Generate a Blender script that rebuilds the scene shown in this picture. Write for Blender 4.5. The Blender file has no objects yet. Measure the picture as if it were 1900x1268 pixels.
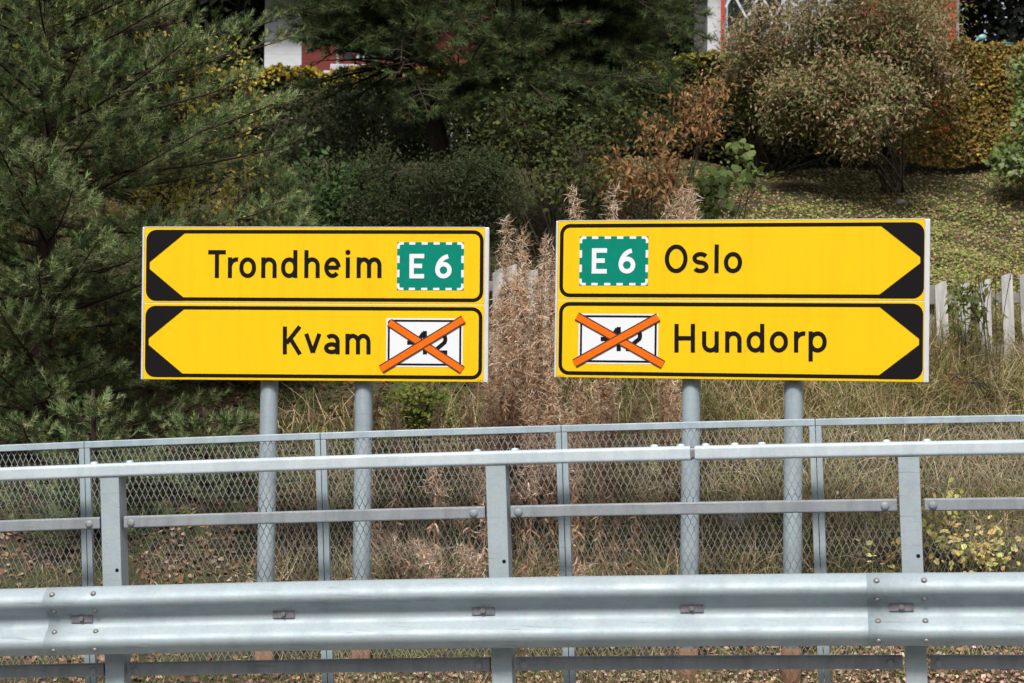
import bpy, math, random
import numpy as np
from mathutils import Matrix, Vector

# ------------------------------------------------------------------ camera, sky, sun, exposure
SC = bpy.context.scene
COL = SC.collection
random.seed(7)
FPX = 3800.0                       # focal length in photo pixels (1900 wide)
PITCH = math.radians(1.146); ROLL = math.radians(0.6)
CAM = np.array([0.0, 0.0, 1.70])
FW = np.array([0, math.cos(PITCH), math.sin(PITCH)])
R0 = np.array([1.0, 0, 0]); U0 = np.array([0, -math.sin(PITCH), math.cos(PITCH)])
RT = math.cos(ROLL) * R0 + math.sin(ROLL) * U0
UP = -math.sin(ROLL) * R0 + math.cos(ROLL) * U0
cd = bpy.data.cameras.new("camera"); cam = bpy.data.objects.new("camera", cd); COL.objects.link(cam)
cd.sensor_fit = 'HORIZONTAL'; cd.sensor_width = 36.0; cd.lens = 36.0 * FPX / 1900.0
cd.clip_start = 0.1; cd.clip_end = 2000
cd.dof.use_dof = True; cd.dof.focus_distance = 11.8; cd.dof.aperture_fstop = 5.6
m = Matrix.Identity(4)
for i in range(3):
    m[i][0], m[i][1], m[i][2], m[i][3] = RT[i], UP[i], -FW[i], CAM[i]
cam.matrix_world = m
SC.camera = cam
SUN_EL = math.radians(49); SUN_AZ = math.radians(-18)     # azimuth of the sun measured from behind the camera, - = from the left
w = bpy.data.worlds.new("World"); SC.world = w; w.use_nodes = True
nt = w.node_tree; nt.nodes.clear()
sky = nt.nodes.new("ShaderNodeTexSky"); sky.sky_type = 'NISHITA'; sky.sun_disc = False
sky.sun_elevation = SUN_EL; sky.air_density = 1.0; sky.dust_density = 3.0; sky.ozone_density = 1.0
sky.sun_rotation = math.radians(180) - SUN_AZ * -1
bg = nt.nodes.new("ShaderNodeBackground"); bg.inputs[1].default_value = 0.11
wo = nt.nodes.new("ShaderNodeOutputWorld")
hs = nt.nodes.new("ShaderNodeHueSaturation"); hs.inputs["Saturation"].default_value = 0.55     # thin high cloud: a paler sky
nt.links.new(sky.outputs[0], hs.inputs["Color"]); nt.links.new(hs.outputs[0], bg.inputs[0]); nt.links.new(bg.outputs[0], wo.inputs[0])
sd = bpy.data.lights.new("sun", 'SUN'); sd.energy = 2.7; sd.angle = math.radians(11); sd.color = (1.0, 0.95, 0.88)
sun = bpy.data.objects.new("sun", sd); COL.objects.link(sun)
sdir = Vector((math.sin(SUN_AZ) * math.cos(SUN_EL), -math.cos(SUN_AZ) * math.cos(SUN_EL), math.sin(SUN_EL)))
sun.rotation_euler = sdir.to_track_quat('Z', 'Y').to_euler()
SC.view_settings.view_transform = 'Standard'; SC.view_settings.look = 'None'
SC.view_settings.gamma = 1.0; SC.view_settings.exposure = 0.80
try: SC.view_settings.use_curve_mapping = False
except Exception: pass
SC.cycles.max_bounces = 4; SC.cycles.diffuse_bounces = 3; SC.cycles.glossy_bounces = 2; SC.cycles.transmission_bounces = 2
SC.cycles.use_adaptive_sampling = True; SC.cycles.adaptive_threshold = 0.02
SC.cycles.use_denoising = True; SC.cycles.denoising_prefilter = 'NONE'

# ------------------------------------------------------------------ helpers
def P(px, py, Y):
    d = FW + (px - 950.0) / FPX * RT + (634.0 - py) / FPX * UP
    return CAM + d * (Y / d[1])
def proj(p):
    d = np.asarray(p) - CAM
    z = d @ FW
    return 950 + FPX * (d @ RT) / z, 634 - FPX * (d @ UP) / z
def nrm(v): 
    v = np.asarray(v, float); return v / (np.linalg.norm(v, axis=-1, keepdims=True) + 1e-12)

def mk(name, V, F, mat, parent=None, col=None, smooth=False, kind=None, bevel=0):
    """one mesh object from vertex array and a list of face arrays (tris / quads / ngon lists)"""
    V = np.asarray(V, dtype=np.float32).reshape(-1, 3)
    me = bpy.data.meshes.new(name)
    if isinstance(F, np.ndarray): F = [F]
    arrs = []
    for f in F:
        if isinstance(f, np.ndarray): arrs.append(f)
    if arrs and len(arrs) == len(F):
        loops = np.concatenate([a.ravel() for a in arrs]).astype(np.int32)
        sizes = np.concatenate([np.full(len(a), a.shape[1]) for a in arrs]).astype(np.int32)
    else:
        loops = np.array([i for f in F for i in f], dtype=np.int32)
        sizes = np.array([len(f) for f in F], dtype=np.int32)
    starts = np.concatenate([[0], np.cumsum(sizes)[:-1]]).astype(np.int32)
    me.vertices.add(len(V)); me.vertices.foreach_set("co", V.ravel())
    me.loops.add(len(loops)); me.loops.foreach_set("vertex_index", loops)
    me.polygons.add(len(sizes)); me.polygons.foreach_set("loop_start", starts); me.polygons.foreach_set("loop_total", sizes)
    me.polygons.foreach_set("use_smooth", np.full(len(sizes), bool(smooth or col is not None)))
    if col is not None:
        a = me.color_attributes.new("col", 'FLOAT_COLOR', 'POINT')
        c = np.ones((len(V), 4), dtype=np.float32); c[:, :3] = col
        a.data.foreach_set("color", c.ravel())
    me.materials.append(MAT[mat] if isinstance(mat, str) else mat)
    me.update(calc_edges=True); me.validate()
    o = bpy.data.objects.new(name, me); COL.objects.link(o)
    if parent is not None: o.parent = parent
    if kind: o["kind"] = kind
    if bevel:
        b = o.modifiers.new("bevel", 'BEVEL'); b.width = bevel; b.segments = 2; b.limit_method = 'ANGLE'; b.angle_limit = math.radians(40)
    return o
def tag(o, label=None, cat=None, group=None, kind=None):
    if label: o["label"] = label
    if cat: o["category"] = cat
    if group: o["group"] = group
    if kind: o["kind"] = kind
    return o
def thing(name, loc, label, cat, group=None):
    """an Empty at the thing's base; its parts are given in world coordinates and shifted to it"""
    o = bpy.data.objects.new(name, None); COL.objects.link(o); o.location = [float(a) for a in loc]
    o.empty_display_size = 0.1
    return tag(o, label, cat, group)
class MB:
    """collects shapes in world coordinates; build() makes ONE mesh object"""
    def __init__(s): s.v = []; s.f = []
    def add(s, V, F):
        b = len(s.v); s.v += [tuple(map(float, p)) for p in V]; s.f += [tuple(i + b for i in f) for f in F]; return s
    def box(s, o, ax, ay, az):
        """parallelepiped: corner o and three edge vectors"""
        o, ax, ay, az = map(np.asarray, (o, ax, ay, az))
        V = [o, o + ax, o + ax + ay, o + ay, o + az, o + ax + az, o + ax + ay + az, o + ay + az]
        if np.dot(np.cross(ax, ay), az) < 0:
            F = [(0, 1, 2, 3), (7, 6, 5, 4), (4, 5, 1, 0), (5, 6, 2, 1), (6, 7, 3, 2), (7, 4, 0, 3)]
        else:
            F = [(3, 2, 1, 0), (4, 5, 6, 7), (0, 1, 5, 4), (1, 2, 6, 5), (2, 3, 7, 6), (3, 0, 4, 7)]
        return s.add(V, F)
    def tube(s, pts, rad, n=8, cap=True):
        pts = [np.asarray(p, float) for p in pts]
        if np.isscalar(rad): rad = [rad] * len(pts)
        V = []; F = []
        t0 = nrm(pts[1] - pts[0]); a = np.array([0, 0, 1.0]) if abs(t0[2]) < .9 else np.array([1.0, 0, 0])
        for i, p in enumerate(pts):
            t = nrm(pts[min(i + 1, len(pts) - 1)] - pts[max(i - 1, 0)])
            x = nrm(np.cross(a, t)); y = np.cross(t, x)
            for k in range(n):
                q = 2 * math.pi * k / n; V.append(p + rad[i] * (math.cos(q) * x + math.sin(q) * y))
        for i in range(len(pts) - 1):
            for k in range(n):
                k2 = (k + 1) % n; F.append((i * n + k, i * n + k2, (i + 1) * n + k2, (i + 1) * n + k))
        if cap: F += [tuple(range(n))[::-1], tuple((len(pts) - 1) * n + k for k in range(n))]
        return s.add(V, F)
    def dome(s, c, ax, r, h, n=10):
        """a button-head bolt: flat cylinder edge and rounded cap along axis ax"""
        ax = nrm(ax); a = np.array([0, 0, 1.0]) if abs(ax[2]) < .9 else np.array([1.0, 0, 0])
        x = nrm(np.cross(a, ax)); y = np.cross(ax, x); V = []; F = []
        rings = [(1, 0), (1, .25), (.8, .7), (.4, .95)]
        for rr, hh in rings:
            for k in range(n):
                q = 2 * math.pi * k / n; V.append(c + ax * h * hh + r * rr * (math.cos(q) * x + math.sin(q) * y))
        for i in range(3):
            for k in range(n): k2 = (k + 1) % n; F.append((i * n + k, i * n + k2, (i + 1) * n + k2, (i + 1) * n + k))
        F.append(tuple(3 * n + k for k in range(n)))
        return s.add(V, F)
    def build(s, name, mat, parent=None, smooth=False, bevel=0, kind=None, origin=None):
        V = np.array(s.v)
        if len(s.f) < 4000:                       # closed shapes get outward normals
            ed = {}
            for f in s.f:
                for a, b_ in zip(f, f[1:] + f[:1]): k = (min(a, b_), max(a, b_)); ed[k] = ed.get(k, 0) + 1
            if all(c == 2 for c in ed.values()):
                W = V - V.mean(0); vol = sum(float(np.dot(W[f[0]], np.cross(W[f[i]], W[f[i + 1]]))) for f in s.f for i in range(1, len(f) - 1))
                if vol < 0: s.f = [f[::-1] for f in s.f]
        off = root_loc(parent) if parent is not None else (np.zeros(3) if origin is None else np.asarray(origin, float))
        o = mk(name, V - off, s.f, mat, parent, smooth=smooth, bevel=bevel, kind=kind)
        if parent is None and origin is not None: o.location = [float(a) for a in origin]
        return o
def root_loc(o):
    l = np.zeros(3)
    while o is not None: l = l + np.array(o.location); o = o.parent
    return l

# vectorised leaf / needle clouds -------------------------------------------------
class Cloud:
    def __init__(s): s.V = []; s.F = {3: [], 4: []}; s.C = []; s.n = 0
    def put(s, SV, SF, pos, X, Yd, Z, col):
        """instances of a small shape: SV (K,3) in the frame X,Yd,Z (already scaled, each (N,3)), col (N,3)"""
        SV = np.asarray(SV, float); pos = np.asarray(pos); N, K = len(pos), len(SV)
        if N == 0: return
        V = pos[:, None, :] + SV[None, :, 0:1] * X[:, None, :] + SV[None, :, 1:2] * Yd[:, None, :] + SV[None, :, 2:3] * Z[:, None, :]
        s.V.append(V.reshape(-1, 3).astype(np.float32)); s.C.append(np.repeat(np.asarray(col), K, axis=0).astype(np.float32))
        base = s.n + np.arange(N)[:, None, None] * K
        for k in (3, 4):
            f = [q for q in SF if len(q) == k]
            if f: s.F[k].append((np.array(f)[None] + base).reshape(-1, k).astype(np.int32))
        s.n += N * K
    def build(s, name, mat, parent=None, kind=None, smooth=False, origin=None):
        V = np.concatenate(s.V); C = np.concatenate(s.C)
        F = [np.concatenate(a) for a in s.F.values() if a]
        off = root_loc(parent) if parent is not None else (np.zeros(3) if origin is None else np.asarray(origin, float))
        o = mk(name, V - off.astype(np.float32), F, mat, parent, col=C, kind=kind, smooth=smooth)
        if parent is None and origin is not None: o.location = [float(a) for a in origin]
        return o
LEAF = ([(0, 0, 0), (-.34, .5, .10), (0, 1, -.04), (.34, .5, .10)], [(0, 3, 2), (0, 2, 1)])
LEAFN = ([(0, 0, 0), (-.19, .45, .07), (0, 1, -.12), (.19, .45, .07)], [(0, 3, 2), (0, 2, 1)])
BROAD = ([(0, 0, 0), (-.38, .3, .08), (-.33, .7, .06), (0, 1, -.1), (.33, .7, .06), (.38, .3, .08), (0, .5, -.02)],
         [(0, 6, 1), (1, 6, 2), (2, 6, 3), (3, 6, 4), (4, 6, 5), (5, 6, 0)])
NEEDLE = ([(-.5, 0, 0), (.5, 0, 0), (0, 1, 0)], [(0, 1, 2)])
STICK = ([(1, 0, 0), (-.5, 0, .87), (-.5, 0, -.87), (.6, 1, 0), (-.3, 1, .52), (-.3, 1, -.52)], [(0, 3, 4, 1), (1, 4, 5, 2), (2, 5, 3, 0)])
CURL = ([(-.5, 0, 0), (.5, 0, 0), (-.5, .4, .16), (.5, .4, .16), (-.35, .75, .05), (.35, .75, .05), (0, .95, -.25)],
        [(0, 1, 3, 2), (2, 3, 5, 4), (4, 5, 6)])
def blade_shape(bend, n=4):
    V = []; F = []
    for i in range(n):
        t = i / n; ww = .5 * (1 - t * .75)
        V += [(-ww, t * (1 - bend * t * .45), bend * t * t), (ww, t * (1 - bend * t * .45), bend * t * t)]
    V.append((0, 1 - bend * .45, bend))
    for i in range(n - 1): F.append((2 * i, 2 * i + 1, 2 * i + 3, 2 * i + 2))
    F.append((2 * n - 2, 2 * n - 1, 2 * n))
    return V, F
def frames(rng, d, spin=None, flat=None):
    """X, Y=d, Z frames; spin random about d, or leaf face turned towards 'flat' direction"""
    d = nrm(d); N = len(d)
    r = rng.normal(size=(N, 3)) if flat is None else np.asarray(flat) + rng.normal(size=(N, 3)) * .45
    X = nrm(np.cross(d, r)); Z = np.cross(X, d)
    return X, d, Z
def pal(rng, cols, N, var=.18, wts=None):
    cols = np.asarray(cols, float); wts = None if wts is None else np.asarray(wts) / np.sum(wts)
    c = cols[rng.choice(len(cols), N, p=wts)]
    return np.clip(c * (1 + var * rng.normal(size=(N, 1))) * (1 + .06 * rng.normal(size=(N, 3))), .002, .95)
def sphdir(rng, N):
    return nrm(rng.normal(size=(N, 3)))

# ------------------------------------------------------------------ materials
MAT = {}
def newmat(name):
    mt = bpy.data.materials.new(name); mt.use_nodes = True; t = mt.node_tree
    b = t.nodes["Principled BSDF"]; MAT[name] = mt
    return mt, t, b
def N(t, typ, **kw):
    n = t.nodes.new(typ)
    for k, v in kw.items(): setattr(n, k, v)
    return n
def noise(t, scale, detail=4, rough=.55, stretch=None, coord='Object'):
    tc = N(t, "ShaderNodeTexCoord"); mp = N(t, "ShaderNodeMapping")
    if stretch: mp.inputs['Scale'].default_value = stretch
    t.links.new(tc.outputs[coord], mp.inputs[0])
    n = N(t, "ShaderNodeTexNoise"); n.inputs['Scale'].default_value = scale; n.inputs['Detail'].default_value = detail; n.inputs['Roughness'].default_value = rough
    t.links.new(mp.outputs[0], n.inputs['Vector'])
    return n
def ramp(t, src, stops):
    r = N(t, "ShaderNodeValToRGB"); t.links.new(src, r.inputs[0])
    e = r.color_ramp.elements
    while len(e) < len(stops): e.new(.5)
    for i, (p, c) in enumerate(stops): e[i].position = p; e[i].color = (*c, 1) if len(c) == 3 else c
    return r
def mixc(t, fac, a, b, mode='MIX'):
    n = N(t, "ShaderNodeMix", data_type='RGBA', blend_type=mode)
    if hasattr(fac, 'links') or hasattr(fac, 'is_output'): t.links.new(fac, n.inputs[0])
    else: n.inputs[0].default_value = fac
    for k, s in ((6, a), (7, b)):
        if isinstance(s, tuple): n.inputs[k].default_value = (*s, 1)
        else: t.links.new(s, n.inputs[k])
    return n.outputs[2]
def bump(t, b, h, strength=.3, dist=.01):
    n = N(t, "ShaderNodeBump"); n.inputs['Strength'].default_value = strength; n.inputs['Distance'].default_value = dist
    t.links.new(h, n.inputs['Height']); t.links.new(n.outputs[0], b.inputs['Normal'])
def foliage(name, rough=.55, trans=.25, spec=.3, tint=(1.25, 1.2, .5)):
    mt, t, b = newmat(name)
    a = N(t, "ShaderNodeAttribute", attribute_name="col")
    t.links.new(a.outputs['Color'], b.inputs['Base Color']); b.inputs['Roughness'].default_value = rough
    b.inputs['Specular IOR Level'].default_value = spec
    if trans:
        tr = N(t, "ShaderNodeBsdfTranslucent"); mx = N(t, "ShaderNodeMixShader"); mx.inputs[0].default_value = trans
        t.links.new(mixc(t, 1.0, a.outputs['Color'], tint, 'MULTIPLY'), tr.inputs[0])
        out = t.nodes["Material Output"]
        t.links.new(b.outputs[0], mx.inputs[1]); t.links.new(tr.outputs[0], mx.inputs[2]); t.links.new(mx.outputs[0], out.inputs[0])
foliage("needles", .7, .22, .10, (1.2, 1.2, .6)); foliage("leaves", .6, .3, .18); foliage("dry", .8, .38, .15, (1.05, 1, .9))
foliage("grass", .7, .3, .12, (1.15, 1.15, .6)); foliage("twig", .85, 0, .2); foliage("berry", .25, 0, .5)
def plain(name, c, rough=.5, metal=0, spec=.5, nz=None, bmp=0):
    mt, t, b = newmat(name)
    b.inputs['Base Color'].default_value = (*c, 1); b.inputs['Roughness'].default_value = rough; b.inputs['Metallic'].default_value = metal
    b.inputs['Specular IOR Level'].default_value = spec
    if nz:
        sc, amt, st = nz
        n = noise(t, sc, 5, .6, st)
        r = ramp(t, n.outputs[0], [(.3, tuple(x * (1 - amt) for x in c)), (.7, tuple(min(1, x * (1 + amt)) for x in c))])
        t.links.new(r.outputs[0], b.inputs['Base Color'])
        if bmp: bump(t, b, n.outputs[0], bmp, .003)
    return mt
def galvanised(name, c, metal, rough, grime=.35, drip=None):
    mt, t, b = newmat(name)
    sp = N(t, "ShaderNodeTexVoronoi"); sp.inputs['Scale'].default_value = 95
    tc = N(t, "ShaderNodeTexCoord"); t.links.new(tc.outputs['Object'], sp.inputs['Vector'])
    big = noise(t, 5, 6, .62); streak = noise(t, 16, 4, .6, (1.0, 1.0, .12)); scr = noise(t, 9, 6, .7, (.35, .35, 9))
    base = mixc(t, .10, c, sp.outputs['Color'], 'SOFT_LIGHT')
    r = ramp(t, big.outputs[0], [(.28, (.80, .82, .85)), (.52, (.97, .98, 1.0)), (.75, (1.05, 1.05, 1.05))])
    base = mixc(t, .85, base, r.outputs[0], 'MULTIPLY')
    r2 = ramp(t, streak.outputs[0], [(.38, (.55, .56, .57)), (.56, (1, 1, 1))])
    base = mixc(t, grime if drip is None else drip, base, r2.outputs[0], 'MULTIPLY')
    r3 = ramp(t, scr.outputs[0], [(.33, (.44, .43, .42)), (.41, (1, 1, 1))])
    base = mixc(t, grime, base, r3.outputs[0], 'MULTIPLY')
    t.links.new(base, b.inputs['Base Color'])
    b.inputs['Metallic'].default_value = metal
    rr = ramp(t, big.outputs[0], [(.3, (rough + .14,) * 3), (.7, (rough - .06,) * 3)])
    t.links.new(rr.outputs[0], b.inputs['Roughness'])
    bump(t, b, big.outputs[0], .12, .004)
galvanised("galv_beam", (.315, .37, .395), .25, .58, .55, .08)
galvanised("galv_bright", (.44, .50, .53), .15, .55, .18)
galvanised("galv_dull", (.225, .245, .262), .2, .6, .35)
galvanised("galv_post", (.31, .375, .41), .2, .55, .3)
galvanised("galv_mesh", (.25, .265, .27), .2, .6, .2)
plain("bolt_steel", (0.2235, 0.2160, 0.2160), .5, .6, nz=(60, .3, None))
plain("plate_steel", (0.2012, 0.1937, 0.2235), .55, .5, nz=(40, .25, None))
plain("black_film", (.008, .007, .008), .7, 0, .06)
plain("sign_yellow", (0.6923, 0.4398, 0.0030), .55, 0, .15, nz=(3.0, .02, None))
plain("sign_green", (0.0000, 0.1751, 0.1229), .55, 0, .1, nz=(25, .05, None))
plain("sign_white", (0.6109, 0.6332, 0.6705), .55, 0, .15)
plain("tape_orange", (0.7077, 0.1192, 0.0022), .55, 0, .12, nz=(18, .10, (1, 1, 1)), bmp=.5)
plain("tape_edge", (.045, .016, .014), .6)
t = MAT["sign_yellow"].node_tree; b = t.nodes["Principled BSDF"]; src = b.inputs['Base Color'].links[0].from_socket
gr = noise(t, 5, 5, .65, (3.5, 3.5, .25)); g2 = noise(t, 160, 2, .5)
gg = ramp(t, gr.outputs[0], [(.34, (.90, .90, .93)), (.55, (1, 1, 1))]); g3 = ramp(t, g2.outputs[0], [(.3, (.95, .95, .95)), (.7, (1.03, 1.03, 1.03))])
t.links.new(mixc(t, 1.0, mixc(t, .6, src, gg.outputs[0], 'MULTIPLY'), g3.outputs[0], 'MULTIPLY'), b.inputs['Base Color'])
plain("aluminium", (0.5960, 0.6109, 0.6258), .38, .25, nz=(8, .06, None))
plain("seam", (0.5960, 0.5364, 0.3129), .4)
plain("mark_brown", (.45, .22, .02), .6)
plain("rust_sleeve", (.16, .085, .05), .85, 0, .2, nz=(22, .4, (1, 1, .3)), bmp=.4)
plain("bark_pine", (.034, .022, .017), .9, 0, .2, nz=(30, .5, (1, 1, .35)), bmp=.9)
plain("bark_grey", (.055, .045, .036), .9, 0, .2, nz=(40, .45, (1, 1, .3)), bmp=.7)
plain("bark_birch", (.12, .10, .085), .8, 0, .2, nz=(25, .5, (1, 1, 3)), bmp=.3)
plain("paint_white", (0.44, 0.455, 0.49), .55, 0, .4, nz=(6, .10, (1, 1, 4)))
plain("paint_red", (0.1267, 0.0134, 0.0112), .6, 0, .35, nz=(9, .20, (1, 1, 3)))
plain("paint_red_orange", (0.3725, 0.0410, 0.0223), .6, 0, .35, nz=(9, .18, (4, 1, 1)))
plain("plinth", (.30, .29, .28), .9, nz=(18, .2, None), bmp=.3)
plain("curtain", (0.4098, 0.4246, 0.4470), .8)
plain("roof_tile", (.10, .055, .045), .8, nz=(20, .3, None))
plain("picket_wood", (0.36, 0.355, 0.35), .8, 0, .2, nz=(16, .42, (1, 1, .12)), bmp=.4)
plain("rail_wood", (0.2012, 0.1862, 0.1714), .85, 0, .2, nz=(14, .3, (.15, 1, 1)), bmp=.4)
plain("teal_glaze", (0.1714, 0.3427, 0.3129), .3, 0, .5, nz=(30, .15, None))
plain("teal_dark", (.04, .15, .13), .35, 0, .5)
plain("stone", (.15, .145, .14), .9, nz=(14, .4, None), bmp=.8)
plain("concrete", (.33, .32, .30), .9, nz=(10, .2, None), bmp=.3)
mt, t, b = newmat("asphalt")
n1 = noise(t, 240, 3, .6); n2 = noise(t, .9, 4)
r = ramp(t, n1.outputs[0], [(.3, (.03, .03, .031)), (.7, (.085, .083, .08))])
r2 = ramp(t, n2.outputs[0], [(.3, (.8, .8, .8)), (.7, (1.15, 1.15, 1.15))])
t.links.new(mixc(t, 1.0, r.outputs[0], r2.outputs[0], 'MULTIPLY'), b.inputs['Base Color']); b.inputs['Roughness'].default_value = .85
bump(t, b, n1.outputs[0], .5, .004)
plain("road_paint", (.72, .72, .70), .6, nz=(30, .15, None))
mt, t, b = newmat("window_glass"); b.inputs['Base Color'].default_value = (.03, .035, .04, 1); b.inputs['Roughness'].default_value = .06; b.inputs['Specular IOR Level'].default_value = .8
mt, t, b = newmat("soil")
n1 = noise(t, 5, 8, .65); n2 = noise(t, 60, 5, .7); n3 = noise(t, .8, 3, .5)
r1 = ramp(t, n2.outputs[0], [(.3, (.030, .022, .016)), (.55, (.075, .054, .036)), (.75, (.13, .095, .065))])
r3 = ramp(t, n2.outputs[0], [(.3, (.028, .035, .012)), (.55, (.065, .078, .026)), (.78, (.14, .15, .055))])
f = ramp(t, n1.outputs[0], [(.42, (0, 0, 0)), (.62, (1, 1, 1))])
t.links.new(mixc(t, f.outputs[0], r1.outputs[0], r3.outputs[0]), b.inputs['Base Color']); b.inputs['Roughness'].default_value = .95; b.inputs['Specular IOR Level'].default_value = .1
bump(t, b, n2.outputs[0], .8, .03)

# ------------------------------------------------------------------ the ground
GY = [-300, -120, -40, -8, 9.2, 10.7, 12.0, 12.6, 13.2, 15.5, 18.0, 22.0, 24.0, 30.0, 60.0, 300.0]
GZ = [150.0, 42.0, 3.0, -.06, -.06, -.22, -.24, .00, .42, 1.85, 2.62, 4.02, 4.55, 4.8, 6.0, 10.0]  # first heights: unseen hill behind the camera, added to block low sky light
def G(x, y):
    x = np.asarray(x, float); y = np.asarray(y, float)
    k = np.clip((20 - y) / 7, 0, 1)
    z = np.interp(y + .16 * x * k * np.exp(-(x / 9) ** 2), GY, GZ) + .036 * np.clip(x, -12, 12) * k
    amp = np.clip((y - 11) / 3, 0, 1)
    z = z + amp * (.05 * np.sin(1.7 * x + .8 * y) + .04 * np.sin(2.9 * x - 1.3 * y + 1) + .02 * np.sin(6.1 * x + 4.3 * y))
    return z
xs = np.concatenate([np.linspace(-300, -14, 14), np.linspace(-12, 12, 121), np.linspace(14, 300, 14)])
ys = np.concatenate([np.linspace(-300, 8, 40), np.linspace(9, 26, 120), np.linspace(27, 300, 24)])
XX, YY = np.meshgrid(xs, ys); ZZ = G(XX, YY)
V = np.stack([XX, YY, ZZ], -1).reshape(-1, 3); nx = len(xs)
i = np.arange(len(ys) - 1)[:, None] * nx + np.arange(nx - 1)[None]
F = np.stack([i, i + 1, i + 1 + nx, i + nx], -1).reshape(-1, 4)
tag(mk("hillside", V, F, "soil", smooth=True), "brown leaf-strewn slope rising behind the guardrail", kind="structure")

# ------------------------------------------------------------------ the guardrail frame (runs right and towards the camera, climbing)
TH = math.radians(9.9); INC = math.radians(2.47)
BD = np.array([math.cos(TH) * math.cos(INC), -math.sin(TH) * math.cos(INC), math.sin(INC)])
BU = np.array([-math.sin(INC) * math.cos(TH), math.sin(INC) * math.sin(TH), math.cos(INC)])
BN = np.cross(BD, BU)                                              # towards the road
B0 = P(922, 1067.5, 10.08) - .75 * BU
def B(t, h, dep): return B0 + BD * t + BU * (h - .0024 * t * t) + BN * dep
def sweep(mb, prof, ts, closed=True):
    """sweep a (dep, h) profile along the guardrail from ts[0] to ts[-1]"""
    n = len(prof); V = []; F = []
    for t in ts:
        for (d, h) in prof: V.append(B(t, h, d))
    for i in range(len(ts) - 1):
        for k in range(n if closed else n - 1):
            k2 = (k + 1) % n; F.append((i * n + k, i * n + k2, (i + 1) * n + k2, (i + 1) * n + k))
    if closed: F += [tuple(range(n))[::-1], tuple((len(ts) - 1) * n + k for k in range(n))]
    return mb.add(V, F)
def rrect(d0, d1, h0, h1, r, n=4):
    out = []
    for cx, cy, a in ((d1 - r, h1 - r, 0), (d0 + r, h1 - r, 90), (d0 + r, h0 + r, 180), (d1 - r, h0 + r, 270)):
        for k in range(n + 1):
            q = math.radians(a + 90 * k / n); out.append((cx + r * math.cos(q), cy + r * math.sin(q)))
    return out

# road, its markings and the concrete edge the rail stands on
mb = MB(); sweep(mb, [(9.6, -.02), (9.6, -.30), (-.45, -.30), (-.45, -.06), (-.02, -.06), (.3, -.02)], np.linspace(-30, 30, 31))
def B_noCurve(t, h, dep): return B0 + BD * t + BU * h + BN * dep
def sheet(name, mat, d0, d1, h, t0, t1):
    mb = MB(); ts = np.linspace(t0, t1, 12); V = []; F = []
    for t in ts: V += [B_noCurve(t, h, d1), B_noCurve(t, h, d0)]
    for i in range(len(ts) - 1): F.append((2 * i, 2 * i + 2, 2 * i + 3, 2 * i + 1))
    mb.add(V, F); return mb.build(name, mat)
tag(sheet("road", "asphalt", .35, 8.2, .0, -60, 60), "grey asphalt road in front of the guardrail", kind="structure")
for d in (.75, 7.6): tag(sheet("road_marking", "road_paint", d, d + .12, .004, -60, 60), kind="structure")
mb = MB(); mb.box(B_noCurve(-40, -.45, -.45), BD * 80, BN * .79, BU * .46)
tag(mb.build("kerb", "concrete"), kind="structure")

# ------------------------------------------------------------------ W-beam guardrail
rail = thing("guardrail", B(0, 0, 0), "galvanised W-beam guardrail with handrail and tall posts along the road", "guardrail")
POST_T = [-6.0, -3.98, -1.97, 0.018, 2.005, 4.02, 6.0]
def wprof(dep, off=0.0, th=.004):
    """W profile: list of (dep, h) outer face then back face; h measured from beam centre line"""
    pts = [(-.004, .152), (.006, .156), (.022, .150), (.058, .128), (.074, .110), (.079, .092), (.074, .076), (.058, .060), (.022, .036),
           (.010, .024), (.006, .010), (.006, -.010), (.010, -.024), (.022, -.036), (.058, -.060), (.074, -.076), (.079, -.092), (.074, -.110), (.058, -.128), (.022, -.150), (.006, -.156), (-.004, -.152)]
    return [(dep + off + d, .581 + h * 1.09) for d, h in pts]
def wbeam(t0, t1):
    mb = MB(); ts = np.concatenate([[t0, t0 + .30, t0 + .80], np.linspace(t0 + 1.1, t1, 16)])
    n = None; V = []; F = []
    for t in ts:
        off = .006 if t <= t0 + .31 else 0
        pr = wprof(.14, off); bk = [(d - .0035, h) for d, h in pr][::-1]
        ring = pr + bk; n = len(ring)
        V += [B(t, h, d) for d, h in ring]
    for i in range(len(ts) - 1):
        for k in range(n): k2 = (k + 1) % n; F.append((i * n + k, (i + 1) * n + k, (i + 1) * n + k2, i * n + k2))
    for e, rev in ((0, False), (len(ts) - 1, True)):
        h = n // 2
        for k in range(h - 1):
            q = (e * n + k, e * n + k + 1, e * n + n - 2 - k, e * n + n - 1 - k); F.append(q if rev else q[::-1])
    mb.add(V, F)
    o = mb.build("beam", "galv_beam", rail, smooth=True)
    for pl in list(o.data.polygons)[-2 * (n // 2 - 1):]: pl.use_smooth = False
    return o
JL, JR = -2.27, 1.79
beams = [wbeam(-6.40, JL + .32), wbeam(JL, JR + .32), wbeam(JR, 6.2)]
def wface(h):
    """depth of the beam's outer face and its outward tilt at height h above the beam centre"""
    pr = sorted([(b - .581, a) for a, b in wprof(.14)])
    hh = [p[0] for p in pr]; dd = [p[1] for p in pr]
    d = np.interp(h, hh, dd); s = (np.interp(h + .006, hh, dd) - np.interp(h - .006, hh, dd)) / .012
    return d, nrm(BN - s * BU)
for (bm, tj) in ((beams[1], JL), (beams[2], JR)):
    for tt in (tj + .045, tj + .262):
        for h in (.138, .052, -.052, -.140):
            d, nn = wface(h)
            mb = MB(); mb.dome(B(tt, .581 + h, d + .005), nn, .0145, .012); mb.build("splice_bolt", "bolt_steel", bm, smooth=True)
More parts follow.
